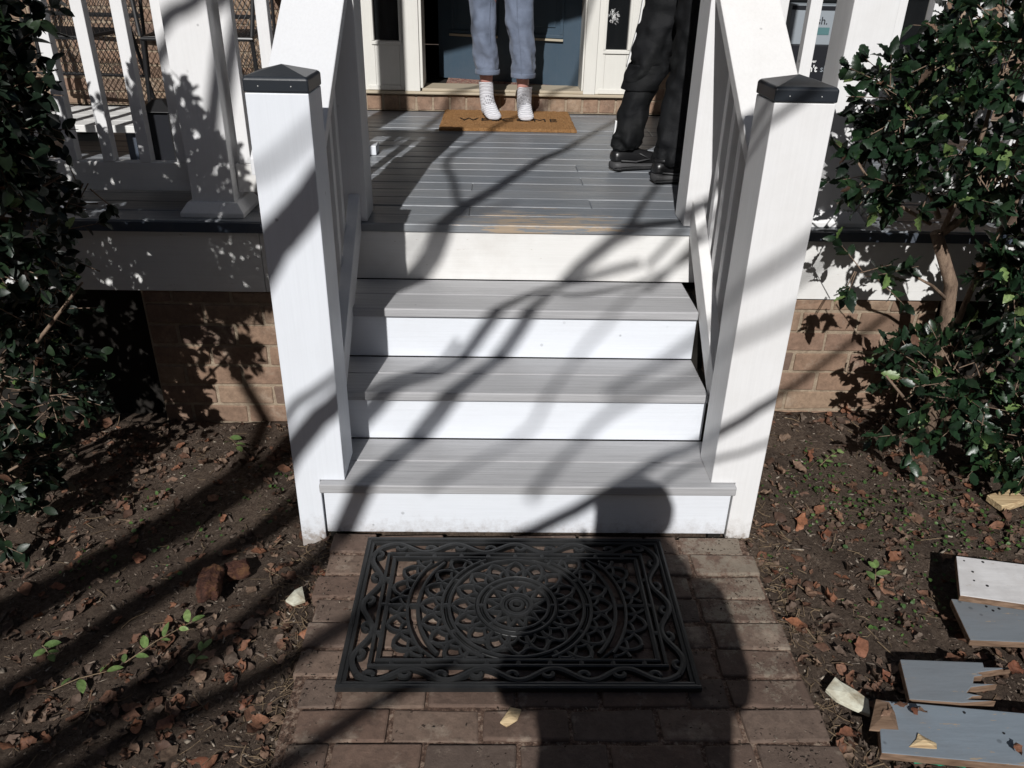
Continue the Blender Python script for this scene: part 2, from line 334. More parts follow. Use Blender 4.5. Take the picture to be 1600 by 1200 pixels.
# ---------------------------------------------------------------- staircase
ST = empty('staircase', (0, 0, 0), 'white painted wooden staircase with grey treads and black capped posts, leading up to the porch', 'staircase')
Zs = [0, .187, .361, .539, .741]; Ys = [0, .241, .482, .742]
RW = .5625
for k in range(4):
    z0 = Zs[k]+(-.0 if k == 0 else .0); z1 = Zs[k+1]-(.0305 if k < 3 else .0295)
    hw = .605 if k == 0 else (RW if k < 3 else .699)
    o = MB().box(-(hw if k in (0, 3) else .600), hw, Ys[k], Ys[k]+.02, z0+(.002 if k == 0 else .001), z1).build('riser', 'old_x' if k == 3 else 'white_x', ST, bev=.002)
    if k == 0: o['label'] = 'lowest white riser, widest of the four'
    if k == 3: o['label'] = 'top riser in older cream white paint, under the porch edge'
for k in range(3):
    t = MB(); z = Zs[k+1]; hw = .612 if k == 0 else RW; y0 = Ys[k]-(.02 if k == 0 else .014); y1 = Ys[k+1]-.001; ym = y0+.132
    hl = hw if k == 0 else .600; t.box(-hl, hw, y0, ym-.0015, z-.030, z); t.box(-hl, hw, ym+.0015, y1, z-.030, z-.0005)
    t.build('tread', 'grey_x', ST, bev=.004)
LZ = Zs[1]
def post_low(sg):
    zb = -.06 if sg < 0 else -.02
    poly = [(.612, zb), (.686, zb), (.686, 1.262), (.54, 1.262), (.54, LZ+.001), (.613, LZ+.001)]
    poly = [(sg*a, b) for a, b in poly]
    p = MB().prism(poly, 1, .004, .149).build('stair_post', 'white_v' if sg < 0 else 'old_v', ST, bev=.0025)
    if sg > 0: p['label'] = 'right foot post in older, slightly chipped white paint'
    cap_mesh(sg*.613, .0765, 1.2635, .0748, p)
    return p
def cap_mesh(cx, cy, z, h, parent):
    c = MB(); z1 = z+.030
    b = [(cx-h, cy-h), (cx+h, cy-h), (cx+h, cy+h), (cx-h, cy+h)]
    vs = [(x, y, z) for x, y in b]+[(x, y, z1) for x, y in b]+[(cx+(x-cx)*.93, cy+(y-cy)*.93, z1+.004) for x, y in b]+[(cx, cy, z1+.024)]
    fs = [(0, 1, 2, 3)]+[(i, (i+1) % 4, (i+1) % 4+4, i+4) for i in range(4)]+[(i+4, (i+1) % 4+4, (i+1) % 4+8, i+8) for i in range(4)]+[(i+8, (i+1) % 4+8, 12) for i in range(4)]
    c.add(vs, fs); o = c.build('post_cap', 'cap', parent, bev=.0035)
    for dx in (-.04, .035): MB().tube([(cx+dx, cy-h-.001, z+.014), (cx+dx, cy-h+.004, z+.014)], .0014, 6).build('screw', 'mesh_white', parent)
    return o
for sg in (-1, 1):
    post_low(sg)
    pt = MB().box(sg*.545, sg*.690, .752, .897, .7425, 1.86).build('stair_post', 'old_v', ST, bev=.0025)
    pt['label'] = 'tall upper post standing on the porch edge'
    cap_mesh(sg*.6175, .8245, 1.861, .0765, pt)
    # handrail: wide flat sloped board
    def zr(y): return .978+.69*y
    ya, yb = .150, .751
    MB().prism([(ya, zr(ya)), (yb, zr(yb)), (yb, zr(yb)-.044), (ya, zr(ya)-.044)], 0, sg*.556, sg*.738).build('handrail', 'white_y' if sg < 0 else 'old_y', ST, bev=.003)
    MB().prism([(ya, zr(ya)-.0455), (yb, zr(yb)-.0455), (yb, zr(yb)-.135), (ya, zr(ya)-.135)], 0, sg*.598, sg*.636).build('upper_rail', 'old_y', ST, bev=.002)
    def zl(y): return .853+.77*(y-.772)
    MB().prism([(ya, zl(ya)), (yb, zl(yb)), (yb, zl(yb)-.115), (ya, zl(ya)-.115)], 0, sg*.566, sg*.604).build('bottom_rail', 'white_y' if sg < 0 else 'old_y', ST, bev=.003)
    for yc in (.235, .335, .435, .535, .635):
        MB().box(sg*.602, sg*.638, yc-.018, yc+.018, zl(yc)-.09, zr(yc)-.105).build('baluster', 'old_v', ST, bev=.002)
    # stringer closing the side under the bottom rail; near-black colour stands in for shade in the gap
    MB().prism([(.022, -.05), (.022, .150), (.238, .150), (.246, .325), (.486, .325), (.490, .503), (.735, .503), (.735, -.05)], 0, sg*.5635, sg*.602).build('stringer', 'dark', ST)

# ---------------------------------------------------------------- porch
PO = empty('porch', (0, .74, 0), 'raised wooden front porch with grey board floor, square white columns and brick foundation', 'porch')
dk = MB(); y = .733; k = 0
while y < 3.02:
    w = .118 if k else .118
    y1 = min(y+w, 3.04)
    brk = [-4.6]+sorted(random.sample([-3.2, -2.1, -1.7, -1.3, -.9, -.2, .25, .72, 1.4, 2.3, 3.1], 2))+[4.6]
    for a, b in zip(brk, brk[1:]):
        dk.box(a+.0003, b-.0003, y+.0025, y1-.0025, .712, .741+rnd(-.0012, .0012), j=.0006)
    y = y1; k += 1
fl = dk.build('porch_floor', 'deck', PO, bev=.004)
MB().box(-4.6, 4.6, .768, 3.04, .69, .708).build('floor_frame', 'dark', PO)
for a, b, nm in ((-4.6, -.70, 'old_x'), (.70, 4.6, 'old_x')):
    MB().box(a, b, .716, .7215, .706, .7395).build('floor_edge_trim', 'navy', PO)
    j = -.92 if a < 0 else 1.62
    fm = MB(); fm.box(a, j-.001, .742, .765, .482, .705); fm.box(j+.001, b, .742, .765, .4825, .7048)
    fm.build('fascia_board', nm, PO, bev=.0015)
def brickwall(x0, x1, z0, z1, y, name, parent, ch=.083, bl=.212, depth=.09, mo=.011, mt='brick', header=False, back=True):
    b = MB(); z = z0; r = 0
    while z < z1-.02:
        zt = min(z+ch, z1); x = x0-(bl/2 if r % 2 and not header else 0)
        while x < x1:
            a, c = max(x, x0), min(x+bl, x1)
            if c-a > .03: b.box(a+mo/2, c-mo/2, y, y+depth, z+mo/2, zt-mo/2, j=.0025)
            x += bl
        z = zt; r += 1
    o = b.build(name, mt, parent, bev=.004)
    mo_ = MB().box(x0, x1, y+.005, y+depth-.004, z0, z1-.001).build('mortar', 'mortar', o)
    return o
brickwall(-1.37, -.60, -.15, .482, .75, 'brick_pier', PO)
brickwall(.60, 1.52, -.15, .482, .75, 'brick_pier', PO)
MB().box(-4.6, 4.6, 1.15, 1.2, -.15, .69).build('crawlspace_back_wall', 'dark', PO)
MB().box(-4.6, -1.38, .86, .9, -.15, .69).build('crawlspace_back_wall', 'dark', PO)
for sg in (-1, 1):
    c = MB().box(sg*1.005, sg*1.15, .80, .945, .765, 3.35).build('porch_column', 'old_v', PO, bev=.003)
    h0, h1 = .108, .085; cx, cy = sg*1.0775, .8725
    bb = MB(); q = lambda h, z: [(cx-h, cy-h, z), (cx+h, cy-h, z), (cx+h, cy+h, z), (cx-h, cy+h, z)]
    bb.add(q(h0, .7425)+q(h0, .758)+q(h1, .790), [(3, 2, 1, 0), (8, 9, 10, 11)]+[(i+a, (i+1) % 4+a, (i+1) % 4+4+a, i+4+a) for i in range(4) for a in (0, 4)])
    bb.build('column_base', 'old_v', c, bev=.002)
    rl = MB().box(sg*1.1515, sg*4.4, .853, .891, .81, .908).build('deck_railing', 'old_x', PO, bev=.003)
    MB().box(sg*.6915, sg*1.0035, .853, .891, .81, .908).build('bottom_rail', 'old_x', rl, bev=.003)
    MB().box(sg*.6915, sg*1.0035, .80, .94, 1.79, 1.825).build('top_rail', 'old_x', rl, bev=.003)
    MB().box(sg*1.1515, sg*4.4, .80, .94, 1.79, 1.825).build('top_rail', 'old_x', rl, bev=.003)
    bx = [.745, .853, .967, 1.18] + [1.305+.125*i for i in range(20)] if sg < 0 else [.80, .907, 1.18]+[1.305+.125*i for i in range(20)]
    for x in bx:
        MB().box(sg*x-.019, sg*x+.019, .852, .89, .9085, 1.7895).build('baluster', 'old_v', rl, bev=.002)
rf = MB(); rf.box(-5, 5, .35, 3.3, 3.36, 3.42); rf.box(-5, 5, .70, .86, 3.1, 3.355)
rf.build('porch_roof', 'old_x', PO)

# ---------------------------------------------------------------- house front
HO = empty('house', (0, 3.06, 0), 'brown brick house front behind the porch with a slate blue front door', 'house')
for a, b in ((-4.6, -.88), (.80, 4.6)):
    brickwall(a, b, .7425, 3.34, 3.06, 'brick_wall', HO, ch=.075, bl=.205, depth=.08)
brickwall(-.879, .799, .7425, .838, 3.045, 'brick_sill', HO, ch=.12, bl=.099, depth=.09, header=True, mo=.012)
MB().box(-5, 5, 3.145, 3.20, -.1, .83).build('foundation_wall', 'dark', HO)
th = MB(); th.box(-.879, .799, 3.020, 3.16, .8395, .855); th.box(-.545, .41, 3.035, 3.28, .8555, .872)
th.build('threshold', 'sill', HO, bev=.004)
fr = MB()
for a, b in ((-.645, -.555), (.405, .475)): fr.box(a, b, 3.028, 3.20, .873 if False else .8555, 3.1)
fr.box(-.554, -.538, 3.04, 3.26, .8725, 3.1); fr.box(.394, .4045, 3.04, 3.26, .8725, 3.1)
fr.box(-.645, .475, 3.03, 3.2, 3.101, 3.34)
fr.build('door_frame', 'trim', HO, bev=.003)
for x0, x1, gx0, gx1, gz in ((-.879, -.646, -.812, -.67, 1.125), (.476, .799, .525, .65, 1.10)):
    s = MB(); s.box(x0, gx0, 3.05, 3.13, .856, 3.34); s.box(gx1, x1, 3.0505, 3.13, .856, 3.34); s.box(gx0+.0005, gx1-.0005, 3.052, 3.13, .856, gz); s.box(gx0+.0005, gx1-.0005, 3.052, 3.13, 2.9, 3.34)
    s.box(x0+.02, x1-.02, 3.043, 3.0495, .858, .885); s.box(gx0-.015, gx1+.015, 3.042, 3.0495, gz-.02, gz-.002)
    s.box(gx0-.015, gx0-.002, 3.042, 3.0495, gz, 2.9); s.box(gx1+.002, gx1+.015, 3.042, 3.0495, gz, 2.9)
    so_ = s.build('sidelight', 'trim', HO, bev=.002)
    MB().box(gx0, gx1, 3.085, 3.095, gz, 2.9).build('glass_pane', 'glass', so_)
    if x0 > 0:
        l = MB()
        for i in range(70):
            a = rnd(0, 6.28); r = rnd(0, .03); cx, cz = .562+r*math.cos(a), 1.275+r*1.3*math.sin(a)
            l.tube([(cx, 3.0845, cz), (cx+rnd(-.012, .012), 3.0845, cz+rnd(-.012, .012))], .0012, 4)
        l.build('lace_ornament', 'lettwhite', so_)
for wx0, wx1 in ((.93, 2.4),):  # framed dark glass added as a backdrop for the shaded wall behind the holly
    w_ = MB(); w_.box(wx0, wx1, 3.035, 3.0585, .80, .85); w_.box(wx0, wx0+.05, 3.035, 3.0585, .851, 2.6); w_.box(wx1-.05, wx1, 3.035, 3.0585, .851, 2.6); w_.box(wx0, wx1, 3.035, 3.0585, 2.601, 2.65)
    wo_ = w_.build('shade_backdrop', 'trim', HO, bev=.003); MB().box(wx0+.051, wx1-.051, 3.05, 3.0585, .851, 2.6).build('glass_pane', 'glass', wo_)
# door ajar, hinged on the right
hx_, hy_ = .40, 3.245; ang = math.radians(-22)
T = Matrix.Translation((hx_, hy_, .866)) @ Matrix.Rotation(ang, 4, 'Z')
DW = .95
d = MB().box(-DW, 0, 0, .044, 0, 2.15, T=T).build('front_door', 'doorblue', HO, bev=.002)
for a, b in ((-DW+.09, -DW+.41), (-DW+.51, -.115)):
    for z0, z1 in ((.27, .92), (1.05, 1.95)):
        p = MB()
        for (x0, x1, w0, w1) in ((a, b, z0, z0+.02), (a, b, z1-.02, z1), (a, a+.02, z0+.021, z1-.021), (b-.02, b, z0+.021, z1-.021)):
            p.box(x0, x1, -.012, -.001, w0, w1, T=T)
        p.box(a+.05, b-.05, -.007, -.001, z0+.06, z1-.06, T=T)
        p.build('door_panel', 'doorblue', d, bev=.004)
MB().box(-DW+.085, -DW+.415, -.020, -.0125, .255, .268, T=T).build('door_moulding', 'brass', d, bev=.002)
MB().box(-DW+.505, -.11, -.020, -.0125, .255, .268, T=T).build('door_moulding', 'brass', d, bev=.002)
hl = MB(); hl.box(-2, 2, 3.205, 6, .80, .8545); hl.box(-2, -1.9, 3.21, 6, .86, 3.3); hl.box(1.9, 2, 3.21, 6, .86, 3.3); hl.box(-2, 2, 6, 6.1, .86, 3.3); hl.box(-2, 2, 3.21, 6.1, 3.31, 3.35)
hl.build('hallway', 'dark', HO)
for a, b in ((-4.6, -.88), (.80, 4.6)): pass
tag(MB().box(-.42, .35, 3.29, 3.9, .8555, .868).build('hall_rug', 'rug', bev=.003), 'patterned red and beige rug just inside the front door', 'rug')

# ---------------------------------------------------------------- rubber scroll doormat
MT = empty('rubber_doormat', (-.039, -.322, 0), 'black openwork rubber doormat with scroll border and sun medallion on the brick walk', 'doormat')
mcx, mcy, mhx, mhy = -.039, -.322, .437, .279
def ribbon(mb, pts, w, z0, z1, closed=False, crown=True):
    n = len(pts); vs = []; fs = []; w *= 1.08
    for i in range(n):
        a = pts[(i-1) % n] if (closed or i) else pts[0]; b = pts[(i+1) % n] if (closed or i < n-1) else pts[-1]
        tx, ty = b[0]-a[0], b[1]-a[1]; L = math.hypot(tx, ty) or 1; nxx, nyy = -ty/L*w/2, tx/L*w/2
        x, y = pts[i][0]+mcx, pts[i][1]+mcy
        vs += [(x+nxx, y+nyy, z0), (x+nxx*.9, y+nyy*.9, z1-.0015), (x, y, z1), (x-nxx*.9, y-nyy*.9, z1-.0015), (x-nxx, y-nyy, z0)]
    for i in range(n if closed else n-1):
        j = (i+1) % n
        fs += [(i*5+k, j*5+k, j*5+k+1, i*5+k+1) for k in range(4)]+[(i*5+4, j*5+4, j*5, i*5)]
    if not closed: fs += [(0, 1, 2, 3, 4), tuple((n-1)*5+k for k in (4, 3, 2, 1, 0))]
    mb.add(vs, fs)
def rect(hx, hy, n=2): return [(-hx, -hy), (hx, -hy), (hx, hy), (-hx, hy)]
def rectrib(mb, hx, hy, w, z0, z1):
    for (a, b) in (((-hx-w/2, -hy), (hx+w/2, -hy)), ((hx+w/2, hy), (-hx-w/2, hy))): ribbon(mb, [a, b], w, z0, z1)
    for (a, b) in (((hx, -hy+w/2), (hx, hy-w/2)), ((-hx, hy-w/2), (-hx, -hy+w/2))): ribbon(mb, [a, b], w, z0, z1-.0003)
B = .003; H = .0175
ob = MB(); rectrib(ob, mhx-.006, mhy-.006, .012, B, H); rectrib(ob, mhx-.0175, mhy-.0175, .0105, B, H-.003)
ob.build('outer_frame', 'rubber', MT)
ib = MB(); ax, ay = mhx-.071, mhy-.071
rectrib(ib, ax, ay, .009, B, H-.001); rectrib(ib, ax-.017, ay-.017, .009, B, H-.001)
for i in range(-4, 5): 
    for s in (-1, 1): ribbon(ib, [(i*.078, s*(ay-.003)), (i*.078, s*(ay-.016))], .012, B, H-.0014)
for i in range(-1, 2):
    for s in (-1, 1): ribbon(ib, [(s*(ax-.003), i*.1), (s*(ax-.016), i*.1)], .014, B, H-.0014)
ib.build('inner_frame', 'rubber', MT)
sc = MB(); rb = .0235  # scroll band half height
def scroll(p0, p1, ndir, units, flip):
    L = math.hypot(p1[0]-p0[0], p1[1]-p0[1]); tx, ty = (p1[0]-p0[0])/L, (p1[1]-p0[1])/L; U = L/units; nnn = 0
    def W(u, v): return (p0[0]+tx*u+ndir[0]*v, p0[1]+ty*u+ndir[1]*v)
    A = .0185
    pts = [W(t*L, A*math.sin(2*math.pi*units/2*t)) for t in (i/(units*10) for i in range(units*10+1))]
    ribbon(sc, pts, .0145, B, H-.0012)
    for k in range(units):
        c = (k+.5)*U; s = 1 if k % 2 == 0 else -1
        # hook curling back under the crest
        cv = []
        for i in range(13):
            a = math.pi*.5-i/12*math.pi*1.55; r = .0135-.006*i/12
            cv.append(W(c+U*.16+r*1.25*math.cos(a), s*(A-.0155+ r*1.1*math.sin(a))))
        ribbon(sc, cv, .012, B, H-.002)
        e = cv[-1]; ribbon(sc, [(e[0]-.003, e[1]-.001), (e[0]+.003, e[1]+.001)], .008, B, H-.0022)
        ribbon(sc, [W(c-.006, s*A), W(c-.006, s*rb)], .010, B, H-.0025)
sx_, sy_ = mhx-.045, mhy-.045
scroll((-sx_, sy_), (sx_, sy_), (0, 1), 9, 0); scroll((sx_, -sy_), (-sx_, -sy_), (0, -1), 9, 0)
scroll((-sx_, -sy_), (-sx_, sy_), (-1, 0), 5, 0); scroll((sx_, sy_), (sx_, -sy_), (1, 0), 5, 0)
sc.build('scroll_border', 'rubber', MT)
md = MB(); ix, iy = ax-.022, ay-.022
def arc(r, w, zt=H-.001, a0=0, a1=2*math.pi, n=72):
    seg = []; full = True
    for i in range(n+1):
        a = a0+(a1-a0)*i/n; p = (r*math.cos(a), r*math.sin(a))
        if abs(p[0]) <= ix and abs(p[1]) <= iy: seg.append(p)
        else:
            full = False
            if len(seg) > 1: ribbon(md, seg, w, B, zt)
            seg = []
    if len(seg) > 1:
        if full and a1-a0 > 6.28: ribbon(md, seg[:-1], w, B, zt, closed=True)
        else: ribbon(md, seg, w, B, zt)
arc(.016, .010, H+.0005, n=28); arc(.029, .007, H-.002, n=32); arc(.040, .012, H, n=36)
arc(.086, .009); arc(.095, .004, H-.004); arc(.105, .009); arc(.112, .003, H-.003)
arc(.181, .009); arc(.190, .004, H-.004); arc(.200, .009); arc(.264, .010); arc(.292, .008)
for k in range(8): a = k*math.pi/4; ribbon(md, [(.090*math.cos(a), .090*math.sin(a)), (.103*math.cos(a), .103*math.sin(a))], .01, B, H-.0017)
for k in range(12):
    a = k*math.pi/6
    if abs(.19*math.sin(a)) < iy: ribbon(md, [(.185*math.cos(a), .185*math.sin(a)), (.198*math.cos(a), .198*math.sin(a))], .012, B, H-.0017)
def petals(n, r0, r1, w, ph=0, pinch=.5):
    for k in range(n):
        a0 = (k+ph)*2*math.pi/n; hw = math.pi/n
        for s in (-1, 1):
            pts = []
            for i in range(9):
                t = i/8; aa = a0+s*hw*(math.cos(t*math.pi/2)**pinch); r = r0+(r1-r0)*t
                p = (r*math.cos(aa), r*math.sin(aa))
                if abs(p[0]) > ix or abs(p[1]) > iy: break
                pts.append(p)
            if len(pts) > 1: ribbon(md, pts, w, B, H-.0024-.0002*s)
petals(12, .086, .045, .010, 0, 1.0)
petals(16, .113, .172, .0115, 0, .6); petals(16, .113, .140, .008, .5, .8); petals(16, .18, .152, .008, .5, .8)
petals(24, .203, .256, .011, 0, .6); petals(24, .203, .224, .008, .5, .8); petals(30, .296, .345, .010, 0, .6); petals(30, .296, .318, .008, .5, .8); petals(24, .262, .238, .006, .5, .8)
for s in (-1, 1):
    ribbon(md, [(s*.345, -iy), (s*.345, iy)], .006, B, H-.0033)
    ribbon(md, [(s*.262, 0), (s*ix, 0)], .012, B, H-.0028)
    for t in (-1, 1):
        ribbon(md, [(s*(.205), t*iy), (s*.24, t*(iy-.03)), (s*.285, t*(iy-.075))], .005, B, H-.003)
md.build('medallion', 'rubber', MT)
ft = MB()
for i in range(60):
    px_, py_ = mcx+rnd(-.4, .4), mcy+(mhy-.006)*random.choice((-1, 1)); ft.box(px_-.003, px_+.003, py_-.003, py_+.003, 0, B)
ft.build('rubber_foot', 'rubber', MT)

# ---------------------------------------------------------------- welcome mat
WM = empty('welcome_mat', (-.045, 2.73, .741), 'brown coir welcome mat under the stockinged feet at the front door', 'doormat')
nxm, nym = 100, 60; x0, x1, y0, y1 = -.41, .322, 2.435, 3.035; v = []
for i in range(nxm+1):
    for j in range(nym+1):
        x = x0+(x1-x0)*i/nxm; yy = y0+(y1-y0)*j/nym
        if i in (0, nxm): x += rnd(-.003, .003)
        if j in (0, nym): yy += rnd(-.003, .003)
        v.append((x, yy, .757+rnd(-.0018, .0018)-(.004 if i in (0, nxm) or j in (0, nym) else 0)))
nj = nym+1; fc = [(i*nj+j, (i+1)*nj+j, (i+1)*nj+j+1, i*nj+j+1) for i in range(nxm) for j in range(nym)]
nb = len(v); bd = [i*nj for i in range(nxm+1)]+[nxm*nj+j for j in range(1, nj)]+[i*nj+nym for i in range(nxm-1, -1, -1)]+[j for j in range(nym-1, 0, -1)]
for k in bd: v.append((v[k][0], v[k][1], .7425))
for a in range(len(bd)): b_ = (a+1) % len(bd); fc.append((bd[a], nb+a, nb+b_, bd[b_]))
fc.append(tuple(nb+a for a in range(len(bd))))
MB().add(v, fc).build('coir_pile', 'coir', WM)
def text(s, name, m, parent, loc, size, rot=(0, 0, 0), sx=1, extrude=.0008, spacing=1., off=0):
    cu = bpy.data.curves.new(name, 'FONT'); cu.body = s; cu.size = size; cu.extrude = extrude; cu.align_x = 'LEFT'; cu.space_character = spacing; cu.offset = off
    t = bpy.data.objects.new(name, cu); me = bpy.data.meshes.new_from_object(t); me.name = name; bpy.data.objects.remove(t)
    me.transform(Matrix.Translation(loc) @ Matrix.Rotation(rot[2], 4, 'Z') @ Matrix.Rotation(rot[0], 4, 'X') @ Matrix.Diagonal((sx, 1, 1, 1)))
    me.materials.clear(); me.materials.append(M[m]); o = bpy.data.objects.new(name, me); COL.objects.link(o)
    if parent: o.parent = parent; o.matrix_parent_inverse = Matrix.Translation(-parent.location)
    return o
text('WELCOME', 'lettering', 'blackpaint', WM, (-.315, 2.655, .7600),   .118, sx=.90, spacing=1.12, off=-.0015)

# ---------------------------------------------------------------- people
def skin_body(name, verts, edges, radii, parent, m, sub=2):
    me = bpy.data.meshes.new(name); me.from_pydata([tuple(v) for v in verts], edges, []); o = bpy.data.objects.new(name, me); COL.objects.link(o)
    sk = o.modifiers.new('skin', 'SKIN'); 
    for i, r in enumerate(radii):
        sv = me.skin_vertices[0].data[i]; sv.radius = (r, r) if not isinstance(r, tuple) else r
    me.skin_vertices[0].data[0].use_root = True
    sk.use_smooth_shade = True
    sb = o.modifiers.new('sub', 'SUBSURF'); sb.levels = sub; sb.render_levels = sub
    me.materials.append(M[m]); o.parent = parent; o.matrix_parent_inverse = Matrix.Translation(-parent.location)
    return o
def human(parent, J, face, m='skin', foot=.5):
    # J: joints dict; body as one skinned figure; root = pelvis
    V, E, R = [], [], []
    def add(p, r, prev=None):
        V.append(Vector(p)); R.append(r)
        if prev is not None: E.append((prev, len(V)-1))
        return len(V)-1
    pel = add(J['pelvis'], .13); wa = add(J['waist'], .115, pel); ch = add(J['chest'], (.15, .12), wa); nk0 = add(J['neckbase'], .075, ch)
    nk = add(J['neck'], .055, nk0); hd0 = add(J['jaw'], .068, nk); hd = add(J['head'], .088, hd0); add(J['crown'], .06, hd)
    add(Vector(J['jaw'])*.35+Vector(J['head'])*.65+Vector(face)*.105, .014, hd)  # nose
    for s in 'LR':
        sh = add(J['sh'+s], .062, nk0); el = add(J['el'+s], .042, sh); wr = add(J['wr'+s], .027, el); pa = add(J['pa'+s], (.034, .016), wr)
        d = (Vector(J['pa'+s])-Vector(J['wr'+s])).normalized(); sd = d.cross(Vector((0, 0, 1))); sd = (sd if sd.length > .3 else d.cross(Vector((1, 0, 0)))).normalized()
        cu = sd.cross(d)
        for k in range(4):
            b = Vector(J['pa'+s])+sd*(-.03+.02*k)+d*.03; l = (.026, .03, .028, .022)[k]
            k1 = add(b, .009, pa); k2 = add(b+d*l, .0085, k1); k3 = add(b+d*(l*1.7)+cu*.012, .0078, k2); add(b+d*(l*2.1)+cu*.026, .007, k3)
        t0 = add(Vector(J['wr'+s])*.5+Vector(J['pa'+s])*.5-sd*.038, .0105, pa); t1 = add(V[t0]-sd*.022+d*.022, .0095, t0); add(V[t1]-sd*.006+d*.026, .0085, t1)
        hp = add(J['hip'+s], .092, pel); kn = add(J['kn'+s], .056, hp); cf = add(Vector(J['kn'+s])*.68+Vector(J['an'+s])*.32+Vector(face)*-.01, .053, kn)
        sh_ = add(Vector(J['kn'+s])*.3+Vector(J['an'+s])*.7, .038, cf); an = add(J['an'+s], .030, sh_)
        he = add(J['he'+s], .033*foot, an); ba = add(J['ba'+s], (.04*foot, .024*foot), an); add(J['to'+s], (.036*foot, .015*foot), ba)
    o = skin_body('body', V, E, R, parent, m)
    hc = Vector(J['head'])
    def sph(c, r, sx=1, sy=1, sz=1, n=10):
        return [[(c[0]+r*sx*math.sin(a)*math.cos(q), c[1]+r*sy*math.sin(a)*math.sin(q), c[2]+r*sz*math.cos(a)) for q in (2*math.pi*k/16 for k in range(16))] for a in (math.pi*(i+.3)/(n+.1) for i in range(n))]
    h = MB(); h.rings(sph(hc+Vector((0, 0, .022))-Vector(face)*.022, .108, 1, 1, 1.0)); h.build('hair', 'hair', parent, smooth=True)
    f = Vector(face); sdv = f.cross(Vector((0, 0, 1)))
    e = MB(); 
    for s in (-1, 1): e.rings(sph(hc+f*.088+sdv*.032*s-Vector((0, 0, .012)), .0105, n=6))
    e.build('eye', 'lettwhite', parent, smooth=True)
    return o
def loft(path, n=28, fold=.006, seed=0, fs=(9, 26), sub=6, caps=(False, False), cuff=None):
    """path: list of (x,y,z,rx,ry). Rings horizontal, creased like cloth."""
    R = []; P = [Vector(p[:3]) for p in path]
    for i in range(len(path)-1):
        for j in range(sub):
            t = j/sub; t2 = t*t*(3-2*t) if False else t
            R.append([path[i][k]*(1-t2)+path[i+1][k]*t2 for k in range(5)])
    R.append(list(path[-1])); out = []
    for x, y, z, rx, ry in R:
        ring = []
        for k in range(n):
            a = 2*math.pi*k/n; ca, sa = math.cos(a), math.sin(a)
            q = Vector((ca*1.3+seed, sa*1.3, (z+ca*.045+sa*.02)*fs[1])); f = fold*(noise.noise(q)+.6*abs(noise.noise(q*2.1+Vector((3, 1, 0)))))*2
            if cuff: f *= cuff(z)
            ring.append((x+(rx+f)*ca, y+(ry+f)*sa, z))
        out.append(ring)
    return out
def cloth(name, m, parent, rings, thick=.003, caps=(False, False)):
    o = MB().rings(rings, caps).build(name, m, parent, smooth=True)
    s = o.modifiers.new('thick', 'SOLIDIFY'); s.thickness = thick; s.offset = -1
    u = o.modifiers.new('sub', 'SUBSURF'); u.levels = 1; u.render_levels = 1
    return o
# person in blue-grey trousers
P1 = empty('person', (-.05, 2.78, .758), 'person in cropped blue-grey trousers and white ankle socks standing on the coir mat', 'person')
DZ = .76
J = dict(pelvis=(-.06, 2.82, 1.74), waist=(-.06, 2.82, 1.87), chest=(-.06, 2.82, 2.04), neckbase=(-.06, 2.83, 2.16), neck=(-.06, 2.82, 2.22), jaw=(-.06, 2.80, 2.28), head=(-.06, 2.80, 2.36), crown=(-.06, 2.81, 2.41),
         shL=(-.23, 2.83, 2.13), elL=(-.29, 2.85, 1.87), wrL=(-.22, 2.68, 1.78), paL=(-.18, 2.62, 1.77), shR=(.11, 2.83, 2.13), elR=(.17, 2.85, 1.87), wrR=(.10, 2.68, 1.78), paR=(.06, 2.62, 1.77),
         hipL=(-.155, 2.82, 1.66), knL=(-.178, 2.79, 1.24), anL=(-.158, 2.835, .830), heL=(-.158, 2.865, .795), baL=(-.132, 2.74, .785), toL=(-.122, 2.695, .778),
         hipR=(.035, 2.82, 1.66), knR=(.018, 2.79, 1.24), anR=(.050, 2.835, .830), heR=(.048, 2.865, .795), baR=(.056, 2.735, .785), toR=(.060, 2.69, .778))
human(P1, J, (0, -1, 0))
trou = empty  # (kept for readability)
cf = lambda z: .45 if z < 1.02 else 1.
LL = [(-.158, 2.815, .985, .066, .072), (-.164, 2.81, 1.06, .066, .074), (-.178, 2.80, 1.16, .069, .078), (-.184, 2.795, 1.26, .071, .08), (-.182, 2.80, 1.38, .075, .085), (-.165, 2.81, 1.55, .088, .1), (-.145, 2.82, 1.72, .105, .12)]
RL = [(.042, 2.815, .970, .066, .072), (.038, 2.81, 1.06, .068, .074), (.027, 2.80, 1.16, .072, .078), (.014, 2.795, 1.26, .077, .08), (.008, 2.80, 1.38, .082, .085), (.02, 2.81, 1.55, .09, .1), (.03, 2.82, 1.72, .105, .12)]
cloth('trouser_leg', 'chino', P1, loft([(a, b, c, d*.95, e*.95) for a, b, c, d, e in LL], 44, .0078, 1, fs=(9, 12), cuff=cf, sub=9)); cloth('trouser_leg', 'chino', P1, loft([(a, b, c, d*.95, e*.95) for a, b, c, d, e in RL], 44, .0078, 5, fs=(9, 11), cuff=cf, sub=9))
for pth in (LL, RL):
    c = pth[0]; ring = lambda z, o_: [(c[0]+(c[3]+o_)*math.cos(a), c[1]+(c[4]+o_)*math.sin(a), z) for a in (2*math.pi*k/32 for k in range(32))]
    cloth('hem', 'chino', P1, [ring(c[2]-.001, .0035), ring(c[2]+.012, .0045), ring(c[2]+.026, .0035)], .003)
cloth('jumper', 'shirt', P1, loft([(-.06, 2.82, 1.70, .19, .14), (-.06, 2.82, 1.85, .17, .13), (-.06, 2.82, 2.05, .19, .13), (-.06, 2.82, 2.14, .15, .11), (-.06, 2.82, 2.19, .07, .07)], 32, .006, 3))
